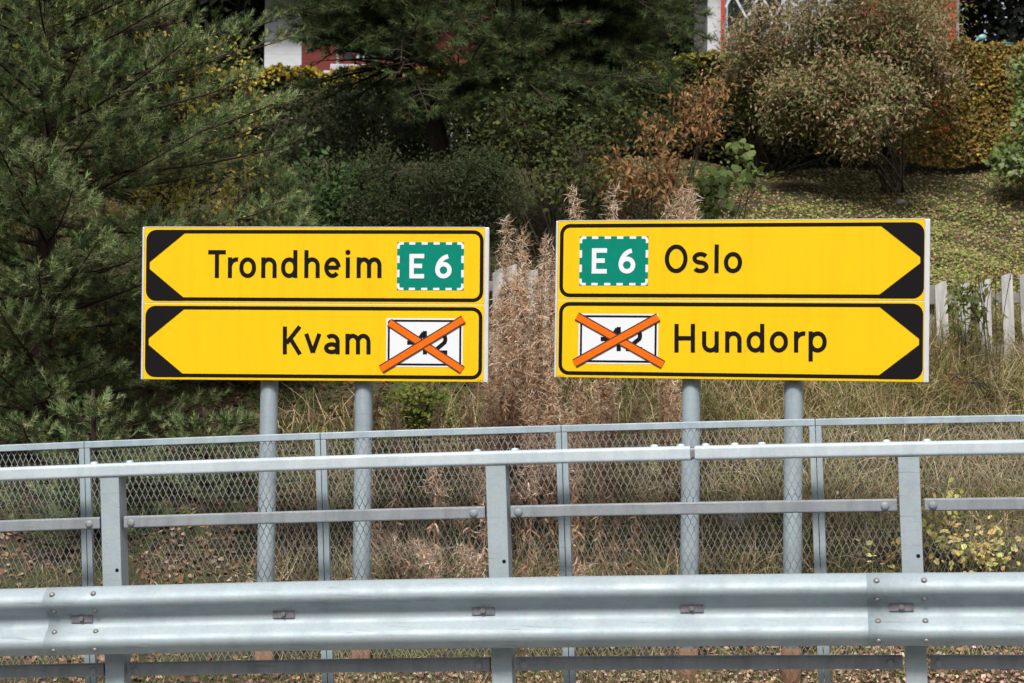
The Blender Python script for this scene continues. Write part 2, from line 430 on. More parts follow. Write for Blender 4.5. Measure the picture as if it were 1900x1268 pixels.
for tt, bm in ((-2.09, 1), (-1.045, 1), (-.045, 1), (.965, 1), (1.945, 2), (-3.1, 0), (2.95, 2)):
    mb = MB(); hw, hh = .056, .020
    dd = .14 + .006 + (.006 if bm != 1 or tt < -2 else 0)
    mb.box(B(tt - hw, .581 - hh + .012, dd + .002), BD * 2 * hw, BU * 2 * hh, BN * .006)
    pl = mb.build("bolt_plate", "plate_steel", beams[bm], bevel=.001)
    mb = MB(); c = B(tt, .593, dd + .008); V = []
    for z in (0, .012):
        for k in range(6):
            q = math.pi / 3 * k + .3; V.append(c + BN * z + .0125 * (math.cos(q) * BD + math.sin(q) * BU))
    mb.add(V, [tuple(range(6))[::-1], tuple(range(6, 12))] + [(k, (k + 1) % 6, 6 + (k + 1) % 6, 6 + k) for k in range(6)])
    mb.build("bolt_head", "bolt_steel", beams[bm], bevel=.001)
# posts: C-section, front flange 0.1 wide
for tp in POST_T:
    mb = MB(); wd, dp, th = .050, .105, .006
    pr = [(-wd, 0), (wd, 0), (wd, -dp), (wd - .03, -dp), (wd - .03, -dp + th), (wd - th, -dp + th), (wd - th, -th), (-wd + th, -th), (-wd + th, -dp + th), (-wd + .03, -dp + th), (-wd + .03, -dp), (-wd, -dp)]
    V = []; hs = (-.25, 1.291); n = len(pr)
    for h in hs: V += [B(tp, h, .045) + BD * a + BN * (c) for a, c in pr]
    F = [(k, n + k, n + (k + 1) % n, (k + 1) % n) for k in range(n)] + [tuple(range(n)), tuple(range(2 * n - 1, n - 1, -1))]
    mb.add(V, F); po = mb.build("post", "galv_beam", rail, bevel=.003)
    mb = MB(); mb.dome(B(tp + .028, .82, .0455), BN, .0095, .0015, 12); mb.build("bolt_hole", "black_film", po)
    mb = MB(); mb.box(B(tp - .04, .53, .047), BD * .08, BU * .12, BN * .094); mb.build("spacer", "galv_dull", po, bevel=.004)
# handrail: rounded tube on the post tops, with an open joint
HB, HT = 1.291, 1.359
JH = .985
for t0, t1 in ((-6.4, JH - .011), (JH + .011, 6.3)):
    mb = MB(); sweep(mb, rrect(-.070, .055, HB, HT, .014), np.linspace(t0, t1, 14))
    hr = mb.build("handrail", "galv_bright", rail)
    for tb in [p + o for p in POST_T for o in (-.10, .09)] + [JH + o for o in (-.19, -.06, .06, .20, .33)]:
        if t0 < tb < t1:
            mb = MB(); mb.dome(B(tb, HT - .001, -.01), BU, .020, .014, 12); mb.build("bolt_head", "galv_bright", hr, smooth=True)
mb = MB(); sweep(mb, rrect(-.062, .046, HB + .006, HT - .006, .012), [JH - .25, JH + .25]); mb.build("joint_sleeve", "plate_steel", rail)
# mid and low rails between the posts
for h0, h1, mtn in ((1.030, 1.090, "galv_dull"), (.285, .350, "galv_dull")):
    for a, b2 in zip(POST_T[:-1], POST_T[1:]):
        mb = MB(); sweep(mb, rrect(-.008, .034, h0, h1, .008, 3), np.linspace(a + .067, b2 - .062, 8))
        mr = mb.build("rail", mtn, rail)
        for tb in (a + .105, b2 - .118):
            mb = MB(); mb.dome(B(tb, (h0 + h1) / 2 - .003, .0335), BN, .021, .012, 14); mb.build("bolt_head", "galv_dull", mr, smooth=True)

# ------------------------------------------------------------------ expanded-mesh fence just behind it
FD = -.26
fence = thing("mesh_fence", B(0, 0, FD), "galvanised diamond-mesh fence standing just behind the guardrail", "fence")
def t_at(px, dep, h=1.2):
    lo, hi = -8, 8
    for _ in range(50):
        mid = (lo + hi) / 2
        if proj(B(mid, h, dep))[0] < px: lo = mid
        else: hi = mid
    return (lo + hi) / 2
FPOST = [t_at(x, FD) for x in (-700, -275, 160, 598, 1045, 1516, 2000, 2510)]
def h_at(px, py, dep):
    t = t_at(px, dep); lo, hi = -1, 4
    for _ in range(50):
        mid = (lo + hi) / 2
        if proj(B(t, mid, dep))[1] > py: lo = mid
        else: hi = mid
    return (lo + hi) / 2
FT = np.mean([h_at(x, y, FD) for x, y in ((10, 825), (640, 803), (1260, 783.5), (1890, 769))])
FTH = .036
def wob(t, h): return B(t + .0016 * math.sin(9 * t + 5 * h) + .0009 * math.sin(37 * t - 29 * h), h + .0022 * math.sin(6.3 * t + 2), FD + .006 * math.sin(5 * t + 3 * h) * math.sin(2.6 * h + t))
for k in range(len(FPOST) - 1):
    a, b2 = FPOST[k] + .0018, FPOST[k + 1] - .0018
    fr = MB(); sd_ = .028
    ts = np.linspace(a, b2, 5)
    sweep(fr, rrect(FD - .015, FD + .015, FT - FTH, FT, .004, 2), ts)
    for hb in (.10,): sweep(fr, rrect(FD - .015, FD + .015, hb, hb + .05, .004, 2), ts)
    for c0, c1 in ((a, a + sd_), (b2 - sd_, b2)):
        hm = FT - FTH - .001
        fr.box(B((c0 + c1) / 2, -.2, FD - .013) - BD * sd_ / 2, BD * sd_, BN * .026, B((c0 + c1) / 2, hm, FD) - B((c0 + c1) / 2, -.2, FD))
    fo = fr.build("panel_frame", "galv_post", fence, bevel=.002)
    # mesh strands: zig-zag flat wires, alternate rows bonded at the knuckles
    pw, ph, sw, bond = .0325, .0360, .0027, .006
    x0, x1, y0, y1 = a + sd_, b2 - sd_, .15, FT - FTH
    cl = Cloud(); nxk = int((x1 - x0) / pw) + 1; nyk = int((y1 - y0) / ph) + 1
    px_, py_, qx_, qy_ = [], [], [], []
    for j in range(nyk):
        ya = y0 + j * ph; yb = min(ya + ph - bond, y1)
        for ii in range(nxk + 1):
            xa = x0 + (ii + (.5 if j % 2 else 0)) * pw
            for sgn in (-1, 1):
                xb = xa + sgn * pw / 2
                if x0 - .001 <= xa <= x1 + .001 and x0 - .001 <= xb <= x1 + .001:
                    px_.append(xa); py_.append(ya); qx_.append(xb); qy_.append(yb)
            if j and x0 <= xa <= x1:
                px_.append(xa); py_.append(ya - bond); qx_.append(xa); qy_.append(ya)
    A = np.array([wob(t_, h_) for t_, h_ in zip(px_, py_)]); Bp = np.array([wob(t_, h_) for t_, h_ in zip(qx_, qy_)])
    d = Bp - A; X = nrm(np.cross(d, BN)); L = np.linalg.norm(d, axis=1)
    bar = ([(-.5, -.01, -.5), (.5, -.01, -.5), (.5, -.01, .5), (-.5, -.01, .5), (-.5, 1.01, -.5), (.5, 1.01, -.5), (.5, 1.01, .5), (-.5, 1.01, .5)],
           [(0, 1, 5, 4), (1, 2, 6, 5), (2, 3, 7, 6), (3, 0, 4, 7)])
    jit = np.random.default_rng(k).uniform(-.0004, .0004, (len(A), 1))
    cl.put(bar[0], bar[1], A + BN * jit, X * sw, d, np.repeat((BN * .0045)[None], len(A), 0), np.full((len(A), 3), .5))
    o = cl.build("wire_mesh", "galv_mesh", fence, kind="stuff")

# ------------------------------------------------------------------ direction signs
def arc(cx, cy, rx, ry, a0, a1, n=14):
    return [(cx + rx * math.cos(math.radians(a0 + (a1 - a0) * k / n)), cy + ry * math.sin(math.radians(a0 + (a1 - a0) * k / n))) for k in range(n + 1)]
def glyph(ch, w, h, s, cap):
    """stroke centre lines of one letter: box 0..w by 0..h (x-height or cap height), stroke s"""
    q = s / 2; rx = w / 2 - q; ry = min(h / 2 - q, rx * 1.25); c = w / 2
    def oval(x0=0, x1=w, hh=h):
        cx = (x0 + x1) / 2; a = (x1 - x0) / 2 - q; b = min(hh / 2 - q, a * 1.15)
        return arc(cx, hh - q - b, a, b, 0, 180) + arc(cx, q + b, a, b, 180, 360) + [(cx + a, hh - q - b)]
    if ch == 'T': return [[(0, cap - q), (w, cap - q)], [(c, cap - s * .98), (c, 0)]]
    if ch == 'r': return [[(q, 0), (q, h)], arc(q + w * .62, h * .52, w * .62, h * .48 - q, 180, 78, 9)]
    if ch == 'o': return [oval()]
    if ch == 'O': return [arc(c, cap / 2, rx, cap / 2 - q, 0, 360, 32)]
    if ch in 'nh':
        a = w / 2 - q; b = a * 1.05
        return [[(q, 0), (q, cap if ch == 'h' else h)], arc(c, h - q - b, a, b, 165, 0) + [(w - q, 0)]]
    if ch == 'u':
        a = w / 2 - q; b = a * 1.05
        return [[(w - q, 0), (w - q, h)], [(q, h)] + arc(c, q + b, a, b, 180, 345)]
    if ch == 'm':
        a = (w - s) / 4; b = a * 1.15; out = [[(q, 0), (q, h)]]
        for k in (0, 1):
            cx = q + a + 2 * a * k; out.append(arc(cx, h - q - b, a, b, 165, 0) + [(cx + a, 0)])
        return out
    if ch == 'd': return [[(w - q, 0), (w - q, cap)], oval()]
    if ch == 'p': return [[(q, h), (q, -h * .42)], oval()]
    if ch == 'a':
        a = w / 2 - q
        return [[(w - q, 0), (w - q, h * .62)] + arc(c, h * .62, a, h * .38 - q, 0, 135, 9), arc(c - .01 * w, h * .29 + q * .1, a * .96, h * .29 - q, 0, 360, 24)]
    if ch == 'e':
        b = h / 2 - q
        return [[(q * 1.2, h / 2), (w - q * .9, h / 2)], arc(c, h / 2, rx, b, 4, 318, 26)]
    if ch == 'i': return [[(c, 0), (c, h)]]
    if ch == 'l': return [[(c, 0), (c, cap)]]
    if ch == 's':
        b = (h - s) / 4; a = w / 2 - q
        return [arc(c, h - q - b, a, b, 28, 250, 14) + [(c, h / 2)] + arc(c, q + b, a, b, 70, -152, 14)]
    if ch == 'v': return [[(q * .85, h), (c, q * .8)], [(w - q * .85, h), (c, q * .8)]]
    if ch == 'K': return [[(q, 0), (q, cap)], [(w - q * 1.1, cap), (s * .9, cap * .40)], [(w * .40, cap * .56), (w - q * 1.0, 0)]]
    if ch == 'H': return [[(q, 0), (q, cap)], [(w - q, 0), (w - q, cap)], [(s * .9, cap / 2), (w - s * .9, cap / 2)]]
    if ch == 'E': return [[(q, 0), (q, cap)], [(s * .9, cap - q), (w, cap - q)], [(s * .9, cap * .51), (w * .86, cap * .51)], [(s * .9, q), (w, q)]]
    if ch == '6':
        b = cap * .30 - q * .6
        return [arc(c, q + b, rx, b, 0, 360, 26), arc(w * .92, q + b, w * .92 - q, cap - 2 * q - b, 180, 100, 10)]
    if ch == '1': return [[(w - q, 0), (w - q, cap)], [(w - q * 1.6, cap - s * .45), (0, cap * .72)]]
    if ch == '2':
        a = w / 2 - q; b = cap * .27
        return [arc(c, cap - q - b, a, b, 170, -30, 12) + [(q * 1.2, s * .8)], [(0, q), (w, q)]]
    if ch == '-': return [[(0, cap * .5), (w, cap * .5)]]
    return []
class Sign:
    """board frame from the photo corners; uv(px,py) -> metres on the board face"""
    def __init__(s, name, label, TL, TR, BL, BR, YL, YR, posts):
        c = [P(*BL, YL), P(*BR, YR), P(*TL, YL), P(*TR, YR)]
        s.O = c[0]; s.U = nrm(c[1] - c[0] + c[3] - c[2]); s.W = float(np.mean([np.dot(c[1] - c[0], s.U), np.dot(c[3] - c[2], s.U)]))
        v = (c[2] - c[0]) + (c[3] - c[1]); v = v - s.U * np.dot(v, s.U); s.Vv = nrm(v); s.H = float(np.mean([np.dot(c[2] - c[0], s.Vv), np.dot(c[3] - c[1], s.Vv)]))
        s.N = np.cross(s.U, s.Vv)
        s.root = thing(name, P(posts[0][0], 1290, YL + .07), label, "road sign")
    def uv(s, px, py):
        d = FW + (px - 950) / FPX * RT + (634 - py) / FPX * UP
        k = np.dot(s.O - CAM, s.N) / np.dot(d, s.N); q = CAM + d * k - s.O
        return np.array([np.dot(q, s.U), np.dot(q, s.Vv)])
    def w(s, u, v, z): return s.O + s.U * u + s.Vv * v + s.N * z
    def flat(s, name, polys, z, mat, parent, th=.0):
        """flat film: list of polygons in uv"""
        mb = MB()
        for k, p in enumerate(polys):
            mb.add([s.w(a, b, z + k * .00012) for a, b in p], [tuple(range(len(p)))])
        return mb.build(name, mat, parent)
    def strokes(s, lines, width, z0, mb, closed=False):
        for k, L in enumerate(lines):
            L = [np.array(p, float) for p in L]; n = len(L); V = []; F = []
            for i in range(n):
                a = L[max(i - 1, 0)]; b_ = L[min(i + 1, n - 1)]
                if closed: a = L[(i - 1) % n]; b_ = L[(i + 1) % n]
                elif np.allclose(L[0], L[-1]) and i in (0, n - 1): a = L[n - 2]; b_ = L[1]
                d1 = L[i] - a; d2 = b_ - L[i]
                d1 = d1 / (np.linalg.norm(d1) + 1e-9) if np.linalg.norm(d1) > 1e-9 else d2 / np.linalg.norm(d2)
                d2 = d2 / (np.linalg.norm(d2) + 1e-9) if np.linalg.norm(d2) > 1e-9 else d1
                t_ = d1 + d2; t_ = t_ / np.linalg.norm(t_); nn = np.array([-t_[1], t_[0]])
                mit = 1 / max(.5, np.dot(nn, np.array([-d1[1], d1[0]])))
                for sg in (1, -1): V.append(s.w(*(L[i] + nn * sg * width / 2 * mit), z0 + k * .00015))
            m_ = n if closed else n - 1
            for i in range(m_): j = (i + 1) % n; F.append((2 * i, 2 * i + 1, 2 * j + 1, 2 * j))
            mb.add(V, F)
    def text(s, name, items, base_px, cap_px, x_ratio, stroke_px, mat, parent, z=.002):
        """items: (char, x0, x1) in photo pixels; base_px(x) baseline row"""
        for ch, x0, x1 in items:
            mb = MB(); yb = base_px; a = s.uv(x0, yb); e = s.uv(x1, yb); t_ = s.uv(x0, yb - cap_px)
            w = np.linalg.norm(e - a); cap = abs(t_[1] - a[1]); st = stroke_px / cap_px * cap
            ux = (e - a) / w; uy = np.array([-ux[1], ux[0]])
            h = cap if ch in 'TOKHE612-l' else cap * x_ratio
            ls = [[tuple(a + ux * p[0] + uy * p[1]) for p in L] for L in glyph(ch, w, h, st, cap)]
            s.strokes(ls, st, z, mb)
            if ch == 'i':
                c = a + ux * w / 2 + uy * cap * .92
                mb.add([s.w(c[0] + st * .62 * math.cos(q), c[1] + st * .62 * math.sin(q), z) for q in np.linspace(0, 2 * math.pi, 17)[:-1]], [tuple(range(16))])
            mb.build(name, mat, parent)
def rring(u0, u1, v0, v1, r, n=6):
    out = []
    for cx, cy, a in ((u1 - r, v1 - r, 0), (u0 + r, v1 - r, 90), (u0 + r, v0 + r, 180), (u1 - r, v0 + r, 270)):
        out += [(cx + r * math.cos(math.radians(a + 90 * k / n)), cy + r * math.sin(math.radians(a + 90 * k / n))) for k in range(n + 1)]
    return out
def build_sign(S, rows, seam_px, posts, postY, trims):
    TH_ = .030
    vs = [float(np.mean([S.uv(x, y)[1] for x, y in seam_px[:2]]))]
    spans = [(vs[0] + .0035, S.H), (0.0, vs[0] - .0035)]
    tl, tr = trims
    panels = []
    for (v0, v1), row in zip(spans, rows):
        mb = MB(); mb.box(S.w(tl, v0, -TH_), S.U * (S.W - tl - tr), S.Vv * (v1 - v0), S.N * TH_)
        pn = mb.build("panel", "sign_yellow", S.root, bevel=.0015); panels.append(pn)
        L, R, T0, B0_, T1, B1 = row['border']          # px: left, right, top/bottom at left, top/bottom at right
        sw = .0222
        tlc = S.uv(L, T0); brc = S.uv(R, B1); blc = S.uv(L, B0_); trc = S.uv(R, T1)
        u0, u1 = (tlc[0] + blc[0]) / 2, (brc[0] + trc[0]) / 2; vb, vt = (blc[1] + brc[1]) / 2, (tlc[1] + trc[1]) / 2
        rr = .052
        mb = MB(); S.strokes([rring(u0 + sw / 2, u1 - sw / 2, vb + sw / 2, vt - sw / 2, rr)], sw, .0012, mb, closed=True); mb.build("border", "black_film", pn)
        tip = S.uv(*row['tip']); sh = [S.uv(*q) for q in row['shoulder']]
        left = tip[0] < S.W / 2
        for up_, q in ((True, sh[0]), (False, sh[1])):
            ue = u0 if left else u1; ve = vt if up_ else vb; sg = 1 if left else -1; sv = -1 if up_ else 1
            ro = rr + sw / 2
            corner = [(ue + sg * (ro - ro * math.cos(a)), ve + sv * (ro - ro * math.sin(a))) for a in np.linspace(0, math.pi / 2, 7)]
            tipr = [(tip[0], tip[1] - sv * .004), (tip[0] + sg * .003, tip[1] - sv * .009)]
            poly = [(ue, tip[1] - sv * .0005)] + corner + [(q[0], ve), (q[0], q[1])] + [tipr[1], tipr[0], (tip[0] - sg * .001, tip[1] - sv * .0005)]
            S.flat("arrow_corner", [poly if (left != up_) else poly[::-1]], .0021, "black_film", pn)
        S.text("letter", row['text'], row['base'], row['cap'], .74, row['stroke'], "black_film", pn)
        if 'shield' in row:
            x0, x1, y0, y1 = row['shield']; a = S.uv(x0, y1); c = S.uv(x1, y0)
            S.flat("route_plate", [[(a[0], a[1]), (c[0], a[1]), (c[0], c[1]), (a[0], c[1])]], .0012, "sign_green", pn)
            W_, H_ = c - a; mb = MB(); z = .0020; d = .0155; zz = [0]
            def rect(u, v, w_, h_):
                mb.add([S.w(a[0] + u + du * w_, a[1] + v + dv * h_, z) for du, dv in ((0, 0), (1, 0), (1, 1), (0, 1))], [(0, 1, 2, 3)])
            for fx in (.18, .365, .545, .73):
                for v in (0, H_ - d): rect(W_ * fx, v, W_ * .092, d)
            for fy in (.27, .565):
                for u in (0, W_ - d): rect(u, H_ * fy, d, H_ * .155)
            r_ = .024
            for cx, cy, a0 in ((W_ - r_, H_ - r_, 0), (r_, H_ - r_, 90), (r_, r_, 180), (W_ - r_, r_, 270)):
                ar = [(a[0] + cx + (r_ - d / 2) * math.cos(math.radians(a0 + q)), a[1] + cy + (r_ - d / 2) * math.sin(math.radians(a0 + q))) for q in (0, 22.5, 45, 67.5, 90)]
                e0 = math.radians(a0 - 90); e1 = math.radians(a0 + 180)
                ar = [(ar[0][0] + .017 * math.cos(e0), ar[0][1] + .017 * math.sin(e0))] + ar + [(ar[-1][0] + .017 * math.cos(e1), ar[-1][1] + .017 * math.sin(e1))]
                S.strokes([ar], d, z, mb)
            mb.build("dashed_edge", "sign_white", pn, kind="stuff")
            S.text("route_letter", row['route'], row['route_base'], row['route_cap'], .74, row['route_stroke'], "sign_white", pn, .0030)
        if 'plate' in row:
            x0, x1, y0, y1 = row['plate']; a = S.uv(x0, y1); c = S.uv(x1, y0)
            S.flat("route_plate", [[(a[0], a[1]), (c[0], a[1]), (c[0], c[1]), (a[0], c[1])]], .0012, "sign_white", pn)
            mb = MB(); sw2 = .0125; e = .0095 + sw2 / 2
            S.strokes([rring(a[0] + e, c[0] - e, a[1] + e, c[1] - e, .012, 3)], sw2, .0020, mb, closed=True); mb.build("plate_frame", "black_film", pn)
            S.text("route_letter", row['route'], row['route_base'], row['route_cap'], .74, row['route_stroke'], "black_film", pn, .0022)
            for k, (p0, p1) in enumerate(row['tape']):
                q0, q1 = S.uv(*p0), S.uv(*p1); z = .0044 + .0022 * k
                mb = MB(); S.strokes([[q0, q1]], .0535, z, mb); st = mb.build("crossing_strip", "tape_edge", pn)
                mb = MB(); S.strokes([[q0, q1]], .0375, z + .0007, mb); mb.build("crossing_strip_core", "tape_orange", pn)
    for k, dx in enumerate((0, 4, 9)):            # tiny maker's print in the bottom corner
        a = S.uv(*[c + d for c, d in zip(seam_px[2], (dx, 0))]); S.flat("print_mark", [[(a[0], a[1]), (a[0] + .009, a[1]), (a[0] + .009, a[1] + .008), (a[0], a[1] + .008)]], .0012, "mark_brown", panels[1])
    # seam, edge profiles and posts
    mb = MB(); mb.box(S.w(tl, vs[0] - .0033, -TH_), S.U * (S.W - tl - tr), S.Vv * .0066, S.N * (TH_ - .0015)); mb.build("seam", "seam", S.root)
    for u, wd in ((0, tl - .0006), (S.W - tr + .0006, tr - .0006)):
        mb = MB(); mb.box(S.w(u, -.001, -TH_ - .006), S.U * wd, S.Vv * (S.H + .002), S.N * (TH_ + .010)); mb.build("edge_profile", "aluminium", S.root, bevel=.002)
    mb = MB(); mb.box(S.w(tl, S.H + .0006, -TH_ - .004), S.U * (S.W - tl - tr), S.Vv * .0045, S.N * (TH_ + .0055)); mb.build("edge_profile", "aluminium", S.root)
    for v in (.22, .72):
        mb = MB(); mb.box(S.w(.08, S.H * v, -TH_ - .042), S.U * (S.W - .16), S.Vv * .05, S.N * .040); mb.build("mounting_rail", "galv_dull", S.root, bevel=.002)
    for (xt, xb) in posts:
        sl = (xb - xt) / 360.0
        u = S.uv(xt, 705)[0]; yb = S.w(u, 0, -.10)[1]
        f_ = lambda y: P(xt + sl * (y - 710), y, yb)
        mb = MB(); mb.tube([f_(470), f_(700), f_(1000), f_(1340)], .0555, 24); po = mb.build("post", "galv_post", S.root, smooth=False)
        for pl in po.data.polygons: pl.use_smooth = len(pl.vertices) == 4
        mb = MB(); mb.tube([f_(1202), f_(1330)], .0585, 24); sl_ = mb.build("base_sleeve", "rust_sleeve", po)
        for pl in sl_.data.polygons: pl.use_smooth = len(pl.vertices) == 4
        for v in (.24, .74):
            mb = MB(); c = S.w(u, S.H * v + .02, -.10)
            mb.tube([c - S.Vv * .02, c + S.Vv * .02], .062, 20); mb.build("clamp", "galv_dull", po)
S1 = Sign("direction_sign", "yellow two-row arrow sign pointing left to Trondheim and Kvam", (264.5, 422), (907.5, 423), (261.5, 704), (905, 709), 12.68, 12.49, [(500, 493)])
c1x = lambda x: 250 + x / 4.091; c1y = lambda y: 410 + y / 4.091; c2x = lambda x: 580 + x / 4.091
build_sign(S1, [
    dict(border=(271.3, 897, 427, 558.7, 427.3, 560.5), tip=(272.6, 493), shoulder=((342.5, 433.5), (341, 552.6)),
         text=[(ch, c1x(a), c1x(b_)) for ch, a, b_ in (('T', 557, 690), ('r', 707, 788), ('o', 794, 920), ('n', 960, 1077), ('d', 1111, 1234), ('h', 1287, 1404))] +
              [(ch, c2x(a), c2x(b_)) for ch, a, b_ in (('e', 88, 213), ('i', 253, 281), ('m', 334, 523))], base=515.9, cap=51.5, stroke=7.7,
         shield=(736.4, 861, 449.8, 538.8), route=[('E', c2x(735), c2x(847)), ('6', c2x(931), c2x(1056))], route_base=517, route_cap=45.5, route_stroke=8.2),
    dict(border=(269.5, 894.8, 567.7, 700, 570.3, 704), tip=(271, 634), shoulder=((341, 574.5), (339.5, 694)),
         text=[('K', c1x(1124), c1x(1270)), ('v', c1x(1288), c1x(1415)), ('a', c2x(86), c2x(206)), ('m', c2x(249), c2x(440))], base=657.6, cap=51.5, stroke=7.7,
         plate=(716.2, 859.2, 591.3, 681), route=[('-', c2x(718), c2x(790)), ('1', c2x(817), c2x(868)), ('2', c2x(905), c2x(1023))], route_base=658, route_cap=43.5, route_stroke=7.6,
         tape=[((c2x(583), c1y(772)), (c2x(1136), c1y(1133))), ((c2x(521), c1y(1127)), (c2x(1147), c1y(747)))])],
    [(300, 563), (870, 565.3), (886, 707)], [(500, 493), (675, 671)], 12.6, (.013, .027))
S2 = Sign("direction_sign", "yellow two-row arrow sign pointing right to Oslo and Hundorp", (1030.8, 411), (1725.8, 407), (1028.3, 700), (1721.8, 709.7), 12.34, 11.80, [(1283, 1279)])
c3x = lambda x: 1020 + x / 3.963; c3y = lambda y: 400 + y / 3.963; c4x = lambda x: 1400 + x / 3.962
build_sign(S2, [
    dict(border=(1038.6, 1714.8, 416.5, 552, 412, 553.7), tip=(1712.2, 482.8), shoulder=((1634.6, 419.5), (1632.3, 546.3)),
         text=[(ch, c3x(a), c3x(b_)) for ch, a, b_ in (('O', 845, 1013), ('s', 1048, 1168), ('l', 1211, 1241), ('o', 1280, 1414))], base=507, cap=53, stroke=7.9,
         shield=(1074.6, 1203.3, 438.6, 530), route=[('E', c3x(309), c3x(420)), ('6', c3x(506), c3x(629))], route_base=508, route_cap=47, route_stroke=8.4),
    dict(border=(1036.8, 1712.5, 561, 695.5, 563.2, 704.6), tip=(1709.8, 634.6), shoulder=((1632.3, 570), (1630.8, 696.6)),
         text=[(ch, c3x(a), c3x(b_)) for ch, a, b_ in (('H', 917, 1068), ('u', 1120, 1243), ('n', 1290, 1411))] + [('d', 1385.2, 1418.2)] +
              [(ch, c4x(a), c4x(b_)) for ch, a, b_ in (('o', 112, 246), ('r', 290, 380), ('p', 397, 531))], base=654.3, cap=53, stroke=7.9,
         plate=(1072.8, 1222, 583, 675), route=[('-', c3x(375), c3x(440)), ('1', c3x(473), c3x(523)), ('2', c3x(560), c3x(680))], route_base=652, route_cap=45, route_stroke=8,
         tape=[((c3x(200), c3y(742)), (c3x(833), c3y(1098))), ((c3x(183), c3y(1088)), (c3x(800), c3y(748)))])],
    [(1060, 557), (1690, 558.8), (1034, 699)], [(1283, 1279), (1473, 1470)], 12.1, (.013, .030))
# ------------------------------------------------------------------ houses on top of the bank
def wallbox(mb, x0, x1, z0, z1, y, th): mb.box((x0, y, z0), (x1 - x0, 0, 0), (0, th, 0), (0, 0, z1 - z0)); return mb
def X_(px, Y): return P(px, 300, Y)[0]
def Z_(py, Y): return P(950, py, Y)[2]
YA = 27.0
hA = thing("house", (X_(640, YA), YA, 4.6), "white and dark red wooden house half hidden behind the middle pine", "house")
def boards(parent, x0, x1, z0, z1, y, pitch, mat, vertical=False, gap=.0015, rng=np.random.default_rng(3)):
    n = int(round(((x1 - x0) if vertical else (z1 - z0)) / pitch)); n = max(n, 1)
    p = ((x1 - x0) if vertical else (z1 - z0)) / n
    for k in range(n):
        mb = MB(); j = rng.uniform(0, .004)
        if vertical: mb.box((x0 + k * p + gap / 2, y - j, z0), (p - gap, 0, 0), (0, .025, 0), (0, 0, z1 - z0))
        else: mb.box((x0, y - j, z0 + k * p + gap / 2), (x1 - x0, 0, 0), (0, .025, 0), (0, 0, p - gap))
        mb.build("board", mat, parent)
xa0, xa1 = X_(488, YA), X_(1010, YA)
wallbox(MB(), xa0, xa1, 4.3, 6.78, YA + .03, 4.0).build("wall", "plinth", hA)
xr = X_(557, YA)
boards(hA, xa0, xr, 4.75, 6.76, YA, .125, "paint_white")
xw0, xw1, zw0, zw1 = X_(634, YA), X_(706, YA), Z_(118, YA), Z_(30, YA)
boards(hA, xr + .01, xw0 - .10, Z_(134, YA), 6.76, YA, .13, "paint_red")
boards(hA, xw1 + .10, X_(890, YA), Z_(134, YA), 6.76, YA, .13, "paint_red")
boards(hA, xw0 - .10, xw1 + .10, Z_(134, YA), zw0 - .06, YA, .13, "paint_red")
boards(hA, X_(890, YA) + .01, xa1, 4.75, 6.76, YA, .13, "paint_red")
mb = MB(); wallbox(mb, xr - .02, xr + .40, Z_(146, YA), Z_(135.5, YA), YA - .05, .05); mb.build("base_board", "paint_white", hA)
mb = MB(); wallbox(mb, xr + .05, X_(890, YA), Z_(140, YA), Z_(131, YA), YA - .035, .03); mb.build("base_board", "paint_red", hA)
wn = MB(); wallbox(wn, xw0, xw1, zw0, zw1, YA + .01, .015).build("pane", "window_glass", hA)
mb = MB(); wallbox(mb, xw0 - .16, xw1 + .30, zw0 - .13, zw0 - .045, YA - .09, .08); mb.build("window_sill", "paint_white", hA, bevel=.006)
wf = MB(); fz = .05
wallbox(wf, xw0 - fz, xw0, zw0 - fz, zw1 + fz, YA - .04, .06); wallbox(wf, xw1, xw1 + fz, zw0 - fz, zw1 + fz, YA - .04, .06)
wallbox(wf, xw0, xw1, zw0 - fz, zw0, YA - .038, .056); wallbox(wf, xw0, xw1, zw1, zw1 + fz, YA - .038, .056)
xm = X_(655, YA); wallbox(wf, xm - .014, xm + .014, zw0, zw1, YA - .03, .035); wallbox(wf, xw0, xw1, zw0 + .42, zw0 + .45, YA - .028, .03)
wf.build("window_frame", "paint_red", hA)
mb = MB(); wallbox(mb, X_(659, YA), X_(664, YA), zw0 + .005, zw1, YA + .004, .004); wallbox(mb, X_(671, YA), X_(674, YA), zw0 + .005, zw1, YA + .004, .004); mb.build("curtain", "curtain", hA)
mb = MB(); mb.box((xa0 - .3, YA - .6, 6.82), (xa1 - xa0 + 1, 0, 0), (0, 3.0, 1.6), (0, -.06, .12)); mb.build("roof", "roof_tile", hA)

YB = 27.5
hB = thing("house", (X_(1560, YB), YB, 4.6), "red house corner with white diagonal lattice behind the berry bush", "house")
xb0, xl, xb1 = X_(1314, YB), X_(1455, YB), X_(1777, YB)
wallbox(MB(), xb0, xb1, 4.3, 8.0, YB + .30, 4.0).build("wall", "plinth", hB)
boards(hB, xb0, X_(1352, YB), 4.7, 7.9, YB + .26, .14, "paint_white", True)
mb = MB(); wallbox(mb, X_(1338, YB), X_(1344, YB), 4.7, 7.9, YB + .14, .06); mb.build("veranda_post", "paint_red_orange", hB)
mb = MB(); wallbox(mb, X_(1352, YB), X_(1452, YB), 4.7, 7.9, YB + .262, .02); mb.build("window_pane", "window_glass", hB)
boards(hB, X_(1452, YB), X_(1590, YB), 4.7, 7.9, YB + .26, .14, "paint_white", True)
boards(hB, X_(1590, YB), xb1, 4.7, 7.9, YB + .26, .13, "paint_red_orange", True)
mb = MB(); wallbox(mb, xb1 - .12, xb1 + .01, 4.7, 7.9, YB + .22, .035); mb.build("corner_board", "paint_red_orange", hB)
